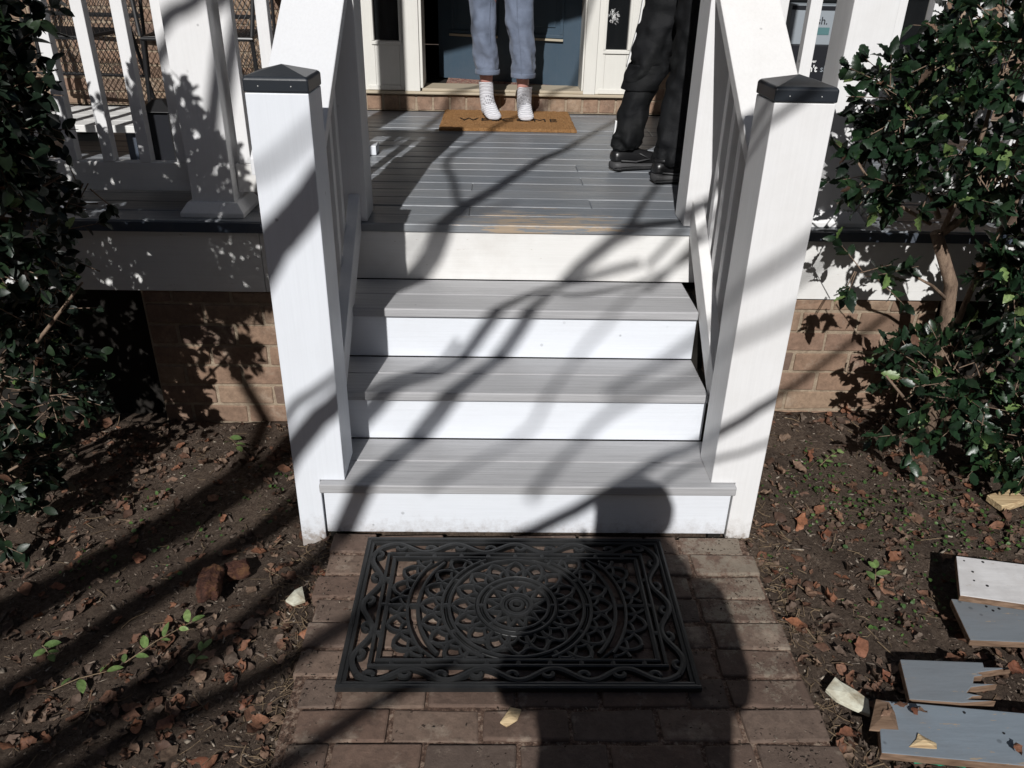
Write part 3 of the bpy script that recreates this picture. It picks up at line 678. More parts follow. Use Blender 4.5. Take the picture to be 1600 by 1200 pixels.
def sock(ax_, ay_, tx, ty, top, lean, seed):
    z0 = .7595
    # rings swept from the cuff down the ankle and forward along the foot
    cs = [((ax_+lean, ay_-.005, top), (0, 0, 1), .040, .043), ((ax_+lean*.8, ay_-.005, top-.03), (0, 0, 1), .0405, .043), ((ax_+lean*.4, ay_-.006, top-.07), (0, -.08, 1), .040, .044), ((ax_, ay_-.010, top-.105), (0, -.2, 1), .042, .050),
          ((ax_*.8+tx*.2, ay_-.028, .815), (0, -.7, .75), .043, .056), ((ax_*.5+tx*.5, ay_-.068, .797), (0, -1, .45), .042, .042), ((ax_*.3+tx*.7, ay_-.105, .787), (0, -1, .28), .044, .031), ((tx, ty+.035, .779), (0, -1, .1), .046, .0225), ((tx, ty+.008, .775), (0, -1, 0), .038, .0165), ((tx, ty, .773), (0, -1, 0), .02, .009)]
    R = []
    for (c, nrm, rx, ry) in cs:
        nv = Vector(nrm).normalized(); X = Vector((1, 0, 0)); Yv = nv.cross(X)
        rg = []
        for k in range(24):
            a = 2*math.pi*k/24; p = Vector(c)+X*rx*math.cos(a)+Yv*ry*math.sin(a)
            if c[2] > .84: p += (p-Vector(c)).normalized()*.004*math.sin(c[2]*170+k*.35+seed)
            rg.append((p.x, p.y, max(p.z, z0)))
        R.append(rg)
    o = MB().rings(R, (False, True)).build('sock', 'sock', P1, smooth=True); u = o.modifiers.new('s', 'SUBSURF'); u.levels = 2; u.render_levels = 2
    # heel bulge
    hb = MB(); hb.rings([[(ax_+.036*math.sin(b)*math.cos(a), ay_+.018+.034*math.sin(b)*math.sin(a), .790+.034*math.cos(b)) for a in (2*math.pi*k/14 for k in range(14))] for b in (math.pi*(i+.2)/7.4 for i in range(8))])
    hb.v = [(x, y, max(z, z0)) for x, y, z in hb.v]; hb.build('sock_heel', 'sock', o, smooth=True)
    # grey dotted pattern over the instep and writing-like line across the toes
    pt = MB()
    for i in range(9):
        for j in range(-3-(i % 2), 4):
            t = i/8; yy = ay_-.035-.085*t; xx = (ax_*(.6-.3*t)+tx*(.4+.3*t))+j*.0105+(.005 if i % 2 else 0)
            zc = .858-.04*t- (abs(j*.0105)/.044)**2*.022*(1.5-t*.5) if True else 0
            pt.box(xx-.0028, xx+.0028, yy-.002, yy+.0015, zc-.012, zc+.001)
    pt2 = MB()
    for j in range(12):
        xx = tx-.03+j*.0052; pt2.box(xx, xx+.0038, ty+.040, ty+.0435, .790, .8035-abs(j-5.5)*.0006)
    return o, pt, pt2
from mathutils.bvhtree import BVHTree
def project_on(o, pt, name, m, off=.0032):
    dg = bpy.context.evaluated_depsgraph_get(); dg.update(); bv = BVHTree.FromObject(o, dg)
    out = MB()
    for i in range(0, len(pt.v), 8):
        c = sum((Vector(q) for q in pt.v[i:i+8]), Vector())/8
        h = bv.ray_cast(Vector((c.x, c.y-.08, c.z+.16)), Vector((0, .08, -.16)).normalized())
        if h[0] is None: continue
        nn = h[1]; t = nn.cross(Vector((1, 0, 0))).normalized(); X = t.cross(nn)
        w = (Vector(pt.v[i+4])-Vector(pt.v[i])).length/2
        p = h[0]+nn*off
        out.add([p+X*w+t*w, p-X*w+t*w, p-X*w-t*w, p+X*w-t*w, h[0]], [(0, 1, 2, 3), (0, 1, 4), (1, 2, 4), (2, 3, 4), (3, 0, 4)])
    out.build(name, m, o)
for args in ((-.158, 2.83, -.120, 2.662, .945, -.006, 0), (.050, 2.83, .060, 2.655, .922, .003, 2)):
    o, a, b = sock(*args); project_on(o, a, 'sock_dots', 'sockgrey'); project_on(o, b, 'sock_lettering', 'sockgrey')
def seam(path, ang, z0, z1, m, parent, off=.004):
    zs = [p[2] for p in path]; pts = []
    for i in range(30):
        z = z0+(z1-z0)*i/29; v = [np.interp(z, zs, [p[k] for p in path]) for k in (0, 1, 3, 4)]
        pts.append((v[0]+(v[2]*.95+off)*math.cos(ang), v[1]+(v[3]*.95+off)*math.sin(ang), z))
    MB().tube(pts, .0018, 5).build('seam', m, parent, smooth=True)
seam(RL, math.radians(-100), .975, 1.6, 'chino', P1); seam(LL, math.radians(-60), .99, 1.6, 'chino', P1)
# person in black
P2 = empty('person', (.6, 1.6, .741), 'person in black joggers and black sneakers, half hidden by the right porch post', 'person')
J = dict(pelvis=(.74, 1.62, 1.66), waist=(.75, 1.60, 1.82), chest=(.76, 1.60, 2.02), neckbase=(.77, 1.60, 2.20), neck=(.77, 1.60, 2.27), jaw=(.78, 1.59, 2.33), head=(.78, 1.59, 2.42), crown=(.78, 1.59, 2.48),
         shL=(.79, 1.79, 2.16), elL=(.86, 1.88, 1.88), wrL=(1.0, 1.80, 1.74), paL=(1.05, 1.78, 1.72), shR=(.75, 1.41, 2.16), elR=(.82, 1.33, 1.88), wrR=(.98, 1.38, 1.74), paR=(1.03, 1.40, 1.72),
         hipL=(.68, 1.70, 1.60), knL=(.55, 1.66, 1.20), anL=(.455, 1.60, .84), heL=(.42, 1.585, .78), baL=(.53, 1.635, .775), toL=(.585, 1.655, .768),
         hipR=(.72, 1.50, 1.60), knR=(.665, 1.44, 1.20), anR=(.60, 1.395, .84), heR=(.565, 1.385, .78), baR=(.68, 1.41, .775), toR=(.73, 1.42, .768))
human(P2, J, (.95, .3, 0))
L1 = [(.455, 1.60, .835, .050, .055), (.462, 1.60, .855, .062, .064), (.468, 1.60, .90, .060, .066), (.480, 1.61, 1.0, .064, .07), (.505, 1.62, 1.10, .068, .075), (.532, 1.64, 1.17, .082, .085), (.552, 1.65, 1.24, .086, .09), (.575, 1.66, 1.34, .086, .09), (.60, 1.67, 1.45, .1, .1), (.68, 1.66, 1.60, .12, .12), (.71, 1.65, 1.72, .12, .12)]
L2 = [(.60, 1.395, .815, .048, .055), (.605, 1.395, .84, .058, .062), (.610, 1.40, .90, .058, .066), (.625, 1.41, 1.0, .062, .07), (.645, 1.43, 1.12, .068, .075), (.665, 1.44, 1.24, .076, .085), (.68, 1.46, 1.36, .084, .09), (.70, 1.50, 1.50, .1, .1), (.73, 1.55, 1.72, .12, .12)]
cf2 = lambda z: 1.4 if 1.1 < z < 1.34 or z < .9 else .9
for pth, sd in ((L1, 11), (L2, 17)): cloth('trouser_leg', 'blackcloth', P2, loft(pth, 44, .0105, sd, fs=(9, 20), cuff=cf2))
def patch_strip(path, a0, a1, z0, z1, name, m, off=.006):
    n = 24; out = []
    zs = [p[2] for p in path]
    for i in range(n+1):
        z = z0+(z1-z0)*i/n; v = [np.interp(z, zs, [p[k] for p in path]) for k in (0, 1, 3, 4)]
        out.append([(v[0]+(v[2]+off)*math.cos(a), v[1]+(v[3]+off)*math.sin(a), z) for a in (a0, (a0+a1)/2, a1)])
    mb = MB(); vs = [p for r in out for p in r]; fs = [(i*3+k, i*3+k+1, i*3+k+4, i*3+k+3) for i in range(n) for k in (0, 1)]
    o = mb.add(vs, fs).build(name, m, P2, smooth=True); s = o.modifiers.new('t', 'SOLIDIFY'); s.thickness = .004
patch_strip(L1, math.radians(176), math.radians(196), .85, .95, 'side_stripe', 'whitestripe')
patch_strip(L1, math.radians(172), math.radians(190), 1.16, 1.6, 'side_stripe', 'whitestripe', .012)
cloth('knee_panel', 'blackcloth', P2, loft([(.497, 1.617, 1.075, .076, .082), (.530, 1.638, 1.15, .092, .094), (.536, 1.642, 1.175, .093, .095)], 40, .006, 23))
cloth('jacket', 'blackcloth', P2, loft([(.73, 1.60, 1.60, .16, .2), (.75, 1.60, 1.85, .15, .2), (.76, 1.60, 2.08, .15, .22), (.77, 1.60, 2.2, .09, .12)], 32, .008, 29))
def shoe(hx, hy, dx, dy, name='sneaker'):
    L = .295; d = Vector((dx, dy, 0)).normalized(); n = Vector((-d.y, d.x, 0)); o0 = Vector((hx, hy, .7415))
    prof = [(0, .030, .072), (.03, .037, .085), (.09, .038, .088), (.14, .037, .078), (.19, .043, .062), (.235, .046, .05), (.27, .040, .042), (.292, .022, .032)]
    sl_ = []; up_ = []
    for t, w, h in prof:
        def rg(z0, z1, w, k=14, bulge=1):
            r = []
            for q in range(k):
                a = 2*math.pi*q/k; c, s = math.cos(a), math.sin(a)
                cc = math.copysign(abs(c)**.6, c); ss = math.copysign(abs(s)**.7, s)
                r.append(o0+d*t+n*(w*cc*(1-.25*bulge*(ss > 0)*ss))+Vector((0, 0, (z0+z1)/2+(z1-z0)/2*ss)))
            return r
        hs = .044 if t < .12 else .030
        kick = .008 if t > .26 else (.004 if t < .01 else 0)
        sl_.append(rg(kick, hs, w+.005, bulge=0)); up_.append(rg(hs-.006, h+.012, w, bulge=1))
    u = MB().rings(up_).build(name, 'shoe', P2, smooth=True); sb = u.modifiers.new('s', 'SUBSURF'); sb.levels = 2; sb.render_levels = 2
    s = MB().rings(sl_).build('sole', 'sole', u, smooth=True); sb = s.modifiers.new('s', 'SUBSURF'); sb.levels = 1; sb.render_levels = 1
    gr = MB()
    for zz, off in ((.013, .0062), (.022, .0062)):
        pts = [o0+d*t+n*(sgn*(w+off))+Vector((0, 0, zz+(.0 if t < .12 else -.004))) for sgn in (-1,) for t, w, h in prof[:-1]]
        gr.tube(pts, .0016, 5)
    gr.build('sole_groove', 'mesh_black', u)
    co = MB(); c0 = o0+d*.055+Vector((0, 0, .098)); co.tube([c0+d*.038*math.cos(a)+n*.034*math.sin(a)+Vector((0, 0, .006*math.cos(a))) for a in (2*math.pi*k/20 for k in range(21))], .008, 7); co.build('collar', 'shoe', u, smooth=True)
    la = MB()
    for i in range(5):
        c = o0+d*(.105+.017*i)+Vector((0, 0, .100-.0085*i)); la.tube([c-n*.022, c+Vector((0, 0, .004)), c+n*.022], .0028, 6)
    la.build('laces', 'mesh_black', u)
    ov = MB(); c = o0+n*-.0405
    ov.tube([c+d*.03+Vector((0, 0, .05)), c+d*.10+n*-.002+Vector((0, 0, .042)), c+d*.17+n*-.003+Vector((0, 0, .05)), c+d*.12+n*.004+Vector((0, 0, .075))], .0035, 6)
    ov.build('side_overlay', 'sole', u, smooth=True)
shoe(.392, 1.572, .93, .36); shoe(.535, 1.362, .97, .24)
# the photographer (behind the camera; throws the large shadow on mat and walk)
P3 = empty('person', (.0, -2.25, 0), 'person holding up a phone just behind the camera, whose shadow falls on the doormat', 'person')
J = dict(pelvis=(-.04, -2.28, .94), waist=(-.04, -2.29, 1.08), chest=(-.04, -2.29, 1.30), neckbase=(-.04, -2.28, 1.47), neck=(-.04, -2.26, 1.54), jaw=(-.04, -2.23, 1.61), head=(-.04, -2.22, 1.68), crown=(-.04, -2.23, 1.73),
         shL=(-.22, -2.28, 1.43), elL=(-.30, -2.17, 1.17), wrL=(-.12, -2.03, 1.36), paL=(-.10, -1.995, 1.43), shR=(.14, -2.28, 1.43), elR=(.21, -2.18, 1.17), wrR=(-.02, -2.03, 1.36), paR=(-.04, -1.995, 1.43),
         hipL=(-.13, -2.28, .87), knL=(-.14, -2.26, .49), anL=(-.15, -2.30, .09), heL=(-.15, -2.34, .03), baL=(-.16, -2.2, .03), toL=(-.16, -2.14, .025),
         hipR=(.05, -2.28, .87), knR=(.08, -2.26, .49), anR=(.10, -2.30, .09), heR=(.10, -2.34, .03), baR=(.11, -2.2, .03), toR=(.11, -2.14, .025))
human(P3, J, (0, 1, 0), foot=1.)
cloth('coat', 'shirt', P3, loft([(-.04, -2.28, .64, .23, .18), (-.04, -2.28, .85, .22, .18), (-.045, -2.29, 1.05, .20, .16), (-.045, -2.29, 1.20, .235, .16), (-.05, -2.29, 1.36, .235, .14), (-.06, -2.285, 1.46, .215, .12), (-.055, -2.28, 1.53, .165, .10), (-.04, -2.27, 1.59, .115, .09)], 32, .010, 41))
for s, (e0, e1_, e2_) in (('L', ((-.21, -2.27, 1.42), (-.295, -2.17, 1.17), (-.13, -2.03, 1.35))), ('R', ((.13, -2.27, 1.42), (.205, -2.18, 1.17), (-.01, -2.03, 1.35)))):
    MB().tube([e0, tuple(Vector(e0)*.5+Vector(e1_)*.5), e1_, tuple(Vector(e2_)*.5+Vector(e1_)*.5), e2_], [.085, .075, .07, .06, .045], 12).build('sleeve', 'shirt', P3, smooth=True)
for s in (-1, 1): MB().tube([(-.02+s*.10, -2.28, .92), (-.01+s*.12, -2.26, .5), (-.01+s*.135, -2.29, .08)], [.12, .09, .08], 12).build('trouser_leg', 'blackcloth', P3, smooth=True)
ph = MB().box(-.126, -.050, -1.9685, -1.9605, 1.415, 1.565); tag(ph.build('phone', 'mesh_black', bev=.003), 'black phone held level behind the camera', 'phone')

# ---------------------------------------------------------------- bare tree whose branches shade the steps
e1 = SUN.cross(Vector((0, 0, 1))).normalized(); e1 = -e1 if e1.x < 0 else e1
e2 = e1.cross(SUN); e2 = -e2 if e2.z < 0 else e2
def AB(a, b, t): return e1*a+e2*b+SUN*t
TR = empty('bare_tree', tuple(AB(-3.6, -4.45, 6.25)), 'bare multi-stemmed tree beside the walk behind the viewer, shading the steps', 'tree')
def limb(ab, rads, t0=5.2, t1=4.6, name='limb', start=True):
    pts = [Vector((a, b, 0)) for a, b in ab]
    P = []; R = []
    # catmull-rom resample
    n = len(pts)
    for i in range(n-1):
        p0 = pts[max(i-1, 0)]; p1 = pts[i]; p2 = pts[i+1]; p3 = pts[min(i+2, n-1)]
        for j in range(4):
            t = j/4; q = .5*((2*p1)+(-p0+p2)*t+(2*p0-5*p1+4*p2-p3)*t*t+(-p0+3*p1-3*p2+p3)*t**3)
            P.append(q); R.append((rads[0]+(rads[1]-rads[0])*(i+t)/(n-1))*.9)
    P.append(pts[-1]); R.append(rads[1]*.9)
    W = []
    for i, q in enumerate(P):
        s = i/(len(P)-1); L = t0+(t1-t0)*s
        L *= .84; W.append(AB(q.x+.003*noise.noise(Vector((i*.7, q.x, 0))), q.y+.003*noise.noise(Vector((i*.7, q.y, 5))), L))
    MB().tube(W, R, 8).build(name, 'bark', TR, smooth=True)
fork = (-2.55, -2.35)
MB().tube([AB(-3.6, -4.48, 6.25), AB(-3.3, -3.7, 6.1), AB(-2.95, -3.0, 5.9), AB(-2.5, -2.3, 5.6)], [.16, .13, .12, .10], 14).build('trunk', 'bark', TR, smooth=True)
limb([fork, (-1.9, -1.55), (-1.35, -.95), (-.836, -.435), (-.734, -.342), (-.656, -.225), (-.580, -.105), (-.480, .086), (-.400, .228), (-.295, .368), (-.238, .448), (-.163, .564), (-.082, .682), (-.018, .808), (.076, .925), (.161, .997), (.232, 1.081), (.275, 1.246), (.36, 1.5)], (.05, .013))
limb([fork, (-2.0, -1.35), (-1.5, -.85), (-1.138, -.468), (-1.052, -.326), (-.917, -.179), (-.769, -.026), (-.70, .13), (-.607, .251), (-.536, .314), (-.441, .415), (-.335, .484), (-.273, .564), (-.173, .696), (-.090, .785), (.014, .859), (.168, .922), (.28, .96)], (.055, .014))
limb([(-.88, -.13), (-.75, .13), (-.669, .273), (-.608, .329), (-.540, .376), (-.47, .44), (-.38, .50), (-.30, .6)], (.016, .010), 4.9, 4.8)
limb([fork, (-2.1, -1.2), (-1.75, -.75), (-1.329, -.326), (-1.145, -.150), (-.996, .020), (-.90, .24), (-.80, .45), (-.674, .650), (-.609, .718), (-.539, .792), (-.46, .885), (-.405, .986), (-.384, 1.112), (-.320, 1.267), (-.244, 1.491), (-.196, 1.625), (-.103, 1.783), (-.020, 1.988), (.103, 2.268), (.25, 2.6)], (.07, .02))
limb([(-1.6, -.62), (-1.329, -.36), (-1.2, -.22), (-1.08, -.09), (-1.0, .06), (-.96, .25)], (.05, .03), 5.3, 5.0)
limb([(-1.6, -.55), (-1.329, -.29), (-1.2, -.15), (-1.10, -.0), (-1.05, .15), (-1.2, .5)], (.045, .03), 5.4, 5.4)
limb([(-1.9, -1.6), (-1.3, -1.0), (-.840, -.546), (-.705, -.469), (-.546, -.372), (-.414, -.263), (-.2, -.12), (.029, .015), (.168, .104), (.260, .170), (.385, .264), (.492, .323), (.603, .401), (.672, .454), (.917, .636), (.983, .701), (1.2, .9)], (.032, .012), 5.2, 4.2)
limb([(.385, .19), (.47, .25), (.539, .277), (.609, .302), (.667, .332), (.8, .4)], (.010, .008), 4.6, 4.6)
limb([(-1.7, -1.7), (-1.0, -1.0), (-.55, -.62), (-.358, -.466), (-.264, -.398), (-.1, -.3)], (.035, .016), 5.2, 4.8)
limb([(.014, .80), (.090, .806), (.20, .855), (.287, .899), (.427, .981), (.6, 1.1), (.9, 1.35)], (.013, .010), 4.8, 4.6)
limb([(.0, .84), (.067, .924), (.182, 1.018), (.331, 1.094), (.45, 1.14), (.75, 1.3)], (.026, .022), 4.8, 4.6)
limb([(.05, .90), (.12, .97), (.20, 1.04), (.30, 1.09), (.40, 1.12)], (.024, .02), 4.9, 4.8)
limb([(-.384, 1.112), (-.50, 1.35), (-.607, 1.566), (-.560, 1.845), (-.510, 2.064), (-.42, 2.30), (-.265, 2.466), (-.150, 2.652), (-.11, 2.79), (0, 3.2)], (.016, .017), 5.0, 5.0)
limb([(-1.25, .9), (-1.1, 1.4), (-.95, 1.75), (-.896, 2.003), (-.898, 2.333), (-.772, 2.438), (-.68, 2.6)], (.03, .018), 5.2, 5.2)
limb([(-1.6, .75), (-1.45, 1.2), (-1.27, 1.44), (-1.166, 1.504), (-1.0, 1.62), (-.8, 1.85)], (.03, .02), 5.2, 5.2)
# faint far strands on posts and rails
limb([(-2.6, -2.4), (-1.9, .1), (-.9, .72), (-.72, .80), (-.60, .86), (-.2, 1.2)], (.02, .010), 8.5, 9)
limb([(.2, .45), (.45, .66), (.6, .76), (.72, .86), (1.0, 1.1)], (.018, .016), 8, 8)
limb([(.0, .1), (.16, .34), (.28, .44), (.42, .52), (.62, .63), (.8, .75)], (.016, .012), 8, 8)
limb([(.3, .95), (.52, 1.19), (.60, 1.235), (.68, 1.285), (.9, 1.45)], (.012, .012), 5, 5)
limb([(.3, .85), (.52, 1.10), (.60, 1.135), (.68, 1.165), (.9, 1.3)], (.014, .014), 5, 5)
limb([(-.3, .1), (-.05, .30), (.02, .42), (.10, .60), (.18, .70), (.3, .9)], (.010, .009), 8, 8)

# ---------------------------------------------------------------- unseen leaf cards round the garden, added to cut sky light
qd = (np.array([(-.5, -.35, 0), (.5, -.3, .08), (.45, .35, 0), (-.4, .3, .1), (0, 0, .22)]), [(0, 1, 4), (1, 2, 4), (2, 3, 4), (3, 0, 4)])
wl = []
for _ in range(15000):
    a = math.radians(rnd(100, 440)); r = rnd(16, 24)-7*max(0, 1-max(0, -math.cos(a))*1.9)  # measured clockwise from the house side
    x, y = r*math.sin(a), r*math.cos(a)
    if y > 1: continue
    south = max(0, -math.cos(a)); top = 24-15.4*min(1, south*1.05)+1.5*noise.noise(Vector((x*.2, y*.2, 0)))
    z = top*(rnd(0, 1)**.7)
    wl.append((x, y, z))
# (placed after scatter() is defined, below)
# ---------------------------------------------------------------- leaves and shrubs
def holly_leaf(L=.055, W=.014, spines=4, bend=.25, fold=.3, n=7):
    mid = []; lf = []; rt = []
    for i in range(n):
        t = i/(n-1); w = W*math.sin(math.pi*min(1, t*.92+.06))**.8
        if spines and i % 2 == 1 and 0 < i < n-1: w *= 1.2
        if i in (0, n-1): w = .0004
        zz = -bend*L*t*t
        mid.append((t*L, 0, zz)); k = .006*(1 if i % 2 else -1) if spines else 0
        lf.append((t*L, w, zz+w*fold+k*.3)); rt.append((t*L, -w, zz+w*fold+k*.3))
    vs = mid+lf+rt; fs = []
    for i in range(n-1): fs += [(i, i+1, n+i+1, n+i), (i+1, i, 2*n+i, 2*n+i+1)]
    return np.array(vs), fs
def scatter(name, base, mats, m, parent=None):
    bv, bf = base; n = len(bv); A = np.array([np.array(q) for q in mats])
    H_ = np.hstack([bv, np.ones((n, 1))]); V = np.einsum('kij,nj->kni', A, H_)[:, :, :3].reshape(-1, 3)
    mx = max(len(f) for f in bf); 
    me = bpy.data.meshes.new(name)
    fa = [tuple(i+k*n for i in f) for k in range(len(mats)) for f in bf]
    me.from_pydata(V.tolist(), [], fa); me.materials.append(M[m]); me.polygons.foreach_set('use_smooth', [True]*len(me.polygons)); me.update()
    o = bpy.data.objects.new(name, me); COL.objects.link(o)
    if parent: o.parent = parent; o.matrix_parent_inverse = Matrix.Translation(-parent.location)
    return o
def frame(p, d, up, s=1.):
    d = Vector(d).normalized(); u = Vector(up); y_ = u.cross(d)
    y_ = y_.normalized() if y_.length > 1e-4 else d.orthogonal().normalized()
    z_ = d.cross(y_); q = Matrix.Identity(4)
    for i in range(3): q[i][0] = d[i]*s; q[i][1] = y_[i]*s; q[i][2] = z_[i]*s; q[i][3] = p[i]
    return q
def rv(): 
    while True:
        v = Vector((rnd(-1, 1), rnd(-1, 1), rnd(-1, 1)))
        if .05 < v.length < 1: return v.normalized()
M['blocker_leaf'] = mat('sky_blocker_foliage', (.03, .05, .02), .7, .2)
stuff(scatter('sky_blocker', qd, [frame(p, rv_ := Vector((rnd(-1, 1), rnd(-1, 1), rnd(-.5, .5))), (0, 0, 1), rnd(.9, 1.8)) for p in wl], 'blocker_leaf'), 'unseen ring of dark leaf cards around the garden, added to block sky light', 'sky_blocker')
def shrub(name, root, label, stems, clusters, dens, lime, seed, leaflen=(.8, 1.15)):
    random.seed(seed)
    S = empty(name, root, label, 'shrub')
    sm = MB()
    for pts, r in stems: sm.tube(pts, r, 8)
    LV = []; LM = []; LB = []
    base = holly_leaf(.058, .0135, 4, .25, .3, 9) if leaflen[0] > .6 else holly_leaf(.052, .0145, 0, .2, .25, 7)
    allp = [Vector(p) for pts, r in stems for p in pts]
    for (cx, cy, cz, rx, ry, rz, n) in clusters:
        for _ in range(int(n*dens)):
            v = rv(); k = rnd(.45, 1.)**.6; p = Vector((cx+v.x*rx*k, cy+v.y*ry*k, cz+v.z*rz*k))
            if p.z < .02: continue
            if p.y > .70 and p.z < .95: continue
            if p.y > .76: continue
            # clumpiness: leave gaps
            if noise.noise(p*7+Vector((seed, 0, 0))) < -.05: continue
            out = (v+Vector((0, -.2, .25))+rv()*.5).normalized()
            # twig with a spray of leaves
            tl = rnd(.05, .12); q = p+out*tl
            sm.tube([p-out*.05, p, q], [.0022, .0018, .001], 4, False)
            for i in range(random.randint(6, 9)):
                t = rnd(.1, 1.); a = rv(); dd = (out*.7+(a-out*a.dot(out))*1.0).normalized()
                up = (Vector((0, -.1, .7))+rv()*1.0).normalized()
                fr_ = frame(p+out*tl*t, dd, up, rnd(*leaflen))
                u_ = random.random(); (LM if u_ < lime else (LB if u_ > .985 else LV)).append(fr_)
    sm.build('stems', 'bark', S, smooth=True)
    scatter('foliage', base, LV, 'holly' if leaflen[0] > .6 else 'privet', S)
    if LM: scatter('young_foliage', base, LM, 'lime', S)
    if LB: scatter('withered_foliage', base, LB, 'dead', S)
    return S
# right holly
rs = [([(1.46, .50, -.03), (1.43, .47, .25), (1.38, .45, .50), (1.35, .44, .66), (1.25, .43, .83)], [.028, .026, .023, .021, .019]),
      ([(1.26, .43, .82), (1.33, .40, .90), (1.40, .38, 1.02), (1.45, .36, 1.2)], [.011, .009, .007, .004]),
      ([(1.27, .43, .84), (1.28, .42, .95), (1.29, .40, 1.15), (1.27, .38, 1.35)], [.009, .008, .006, .004]),
      ([(1.28, .43, .84), (1.37, .41, .98), (1.40, .4, 1.12), (1.38, .4, 1.3)], [.009, .008, .006, .003]),
      ([(1.24, .42, .88), (1.17, .40, .98), (1.13, .38, 1.05)], [.008, .0075, .006]),
      ([(1.36, .44, .60), (1.28, .42, .66), (1.20, .40, .70)], [.006, .005, .003]),
      ([(1.22, .42, .86), (1.08, .40, .93), (.98, .38, 1.0), (.93, .36, 1.05)], [.006, .005, .004, .003]),
      ([(1.46, .50, 0), (1.55, .45, .3), (1.62, .40, .6), (1.60, .36, .9), (1.55, .34, 1.2)], [.02, .017, .014, .010, .006]),
      ([(1.47, .50, .0), (1.45, .52, .4), (1.47, .5, .72), (1.50, .45, 1.0)], [.013, .011, .009, .006]),
      ([(1.46, .48, .05), (1.35, .38, .2), (1.22, .30, .32), (1.12, .26, .42)], [.010, .008, .005, .003])]
rc = [(1.50, .36, 1.36, .46, .34, .22, 150), (1.30, .36, 1.18, .30, .28, .22, 120), (1.62, .38, .74, .16, .18, .14, 50), (1.62, .33, 1.12, .30, .28, .20, 70), (1.06, .44, 1.20, .09, .12, .12, 30), (1.04, .46, 1.02, .09, .12, .08, 20),
      (1.14, .34, 1.0, .14, .14, .05, 14), (1.72, .30, .95, .22, .26, .22, 40), (1.50, .32, .70, .14, .18, .10, 22), (1.75, .26, .62, .25, .26, .22, 50),
      (1.55, .30, .36, .26, .24, .22, 80), (1.37, .34, .34, .15, .20, .15, 34), (1.28, .36, .22, .10, .2, .10, 8), (1.75, .22, .22, .24, .24, .20, 60), (1.62, .24, .24, .12, .14, .12, 26), (1.08, .46, .70, .10, .12, .08, 8)]
shrub('holly_shrub', (1.46, .5, -.02), 'dark glossy holly shrub with a bare forked pale trunk, right of the steps', rs, rc, 1.9, .055, 21, (.65, 1.0))
# left shrub
ls = [([(-1.75, .20, -.05), (-1.72, .15, .3), (-1.62, .12, .7), (-1.50, .10, 1.05), (-1.38, .08, 1.3)], [.024, .02, .017, .012, .006]),
      ([(-1.75, .20, -.05), (-1.82, .10, .4), (-1.80, .05, .8), (-1.70, .0, 1.2)], [.02, .016, .012, .006]),
      ([(-1.73, .20, .1), (-1.50, .08, .45), (-1.30, .04, .65), (-1.18, .04, .78)], [.010, .007, .005, .003]),
      ([(-1.75, .18, .0), (-1.55, -.05, .2), (-1.40, -.10, .30)], [.009, .006, .003]),
      ([(-1.65, .12, .7), (-1.38, .08, .95), (-1.18, .06, 1.05)], [.007, .005, .003])]
lc = [(-1.20, -.20, 1.32, .10, .08, .18, 90), (-1.40, -.20, 1.52, .24, .11, .36, 150), (-1.37, -.18, 1.0, .19, .09, .22, 80), (-1.62, -.15, 1.2, .2, .12, .5, 110), (-1.60, .10, 1.30, .34, .26, .30, 170), (-1.36, .14, 1.44, .14, .16, .16, 30), (-1.36, .12, 1.12, .13, .16, .16, 36), (-1.70, .06, .88, .34, .26, .28, 130), (-1.38, .14, .88, .13, .16, .14, 34), (-1.22, .20, .98, .07, .1, .10, 8), (-1.20, .22, .76, .07, .08, .07, 6),
      (-1.42, .14, .64, .13, .16, .14, 34), (-1.62, .08, .50, .26, .26, .24, 100), (-1.42, .16, .40, .09, .14, .10, 18), (-1.66, -.03, .18, .22, .22, .20, 70), (-1.50, .04, .20, .07, .12, .09, 10), (-1.9, .12, 1.3, .36, .3, .4, 110)]
shrub('evergreen_shrub', (-1.75, .20, -.04), 'dense dark evergreen shrub with smooth leaves, left of the steps', ls, lc, 2.3, .02, 33, (.58, .92))
random.seed(5)

# ---------------------------------------------------------------- ground cover and litter
def dead_leaf(L=.06, W=.017, curl=.5, n=6, lobes=0):
    mid, lf, rt = [], [], []
    for i in range(n):
        t = i/(n-1); w = W*math.sin(math.pi*min(1, t*.9+.05))
        if lobes and i % 2 == 0: w *= .45
        if i in (0, n-1): w = .0005
        a = curl*t*1.6; x = L*(math.sin(a)/max(a, .01))*t if a else L*t; z = L*t*t*curl*.35
        mid.append((L*t*(1-.1*curl), 0, z)); lf.append((L*t*(1-.1*curl), w, z+w*curl*.8)); rt.append((L*t*(1-.1*curl), -w, z+w*curl*.5))
    fs = []
    for i in range(n-1): fs += [(i, i+1, n+i+1, n+i), (i+1, i, 2*n+i, 2*n+i+1)]
    A = np.array(mid+lf+rt); A += np.random.uniform(-1, 1, A.shape)*np.array([.0022, .0026, .0035])*(1+curl)
    return A, fs
def gpos(side):
    if side < 0: return rnd(-2.0, -.58), rnd(-1.05, .72)
    return rnd(.66, 2.0), rnd(-1.05, .72)
def lie(x, y, z, s, tilt=.35):
    a = rnd(0, 6.28); d = Vector((math.cos(a), math.sin(a), rnd(-tilt, tilt)*.5)); up = Vector((rnd(-tilt, tilt), rnd(-tilt, tilt), 1 if random.random() < .7 else -1))
    return frame((x, y, z), d, up, s)
chip = (np.array([(0, -.5, 0), (1, -.4, .05), (1.1, .4, 0), (.1, .5, .08), (.2, -.2, .28), (.9, 0, .3)]), [(0, 1, 5, 4), (1, 2, 5), (2, 3, 4, 5), (3, 0, 4), (0, 3, 2, 1)])
mm = []
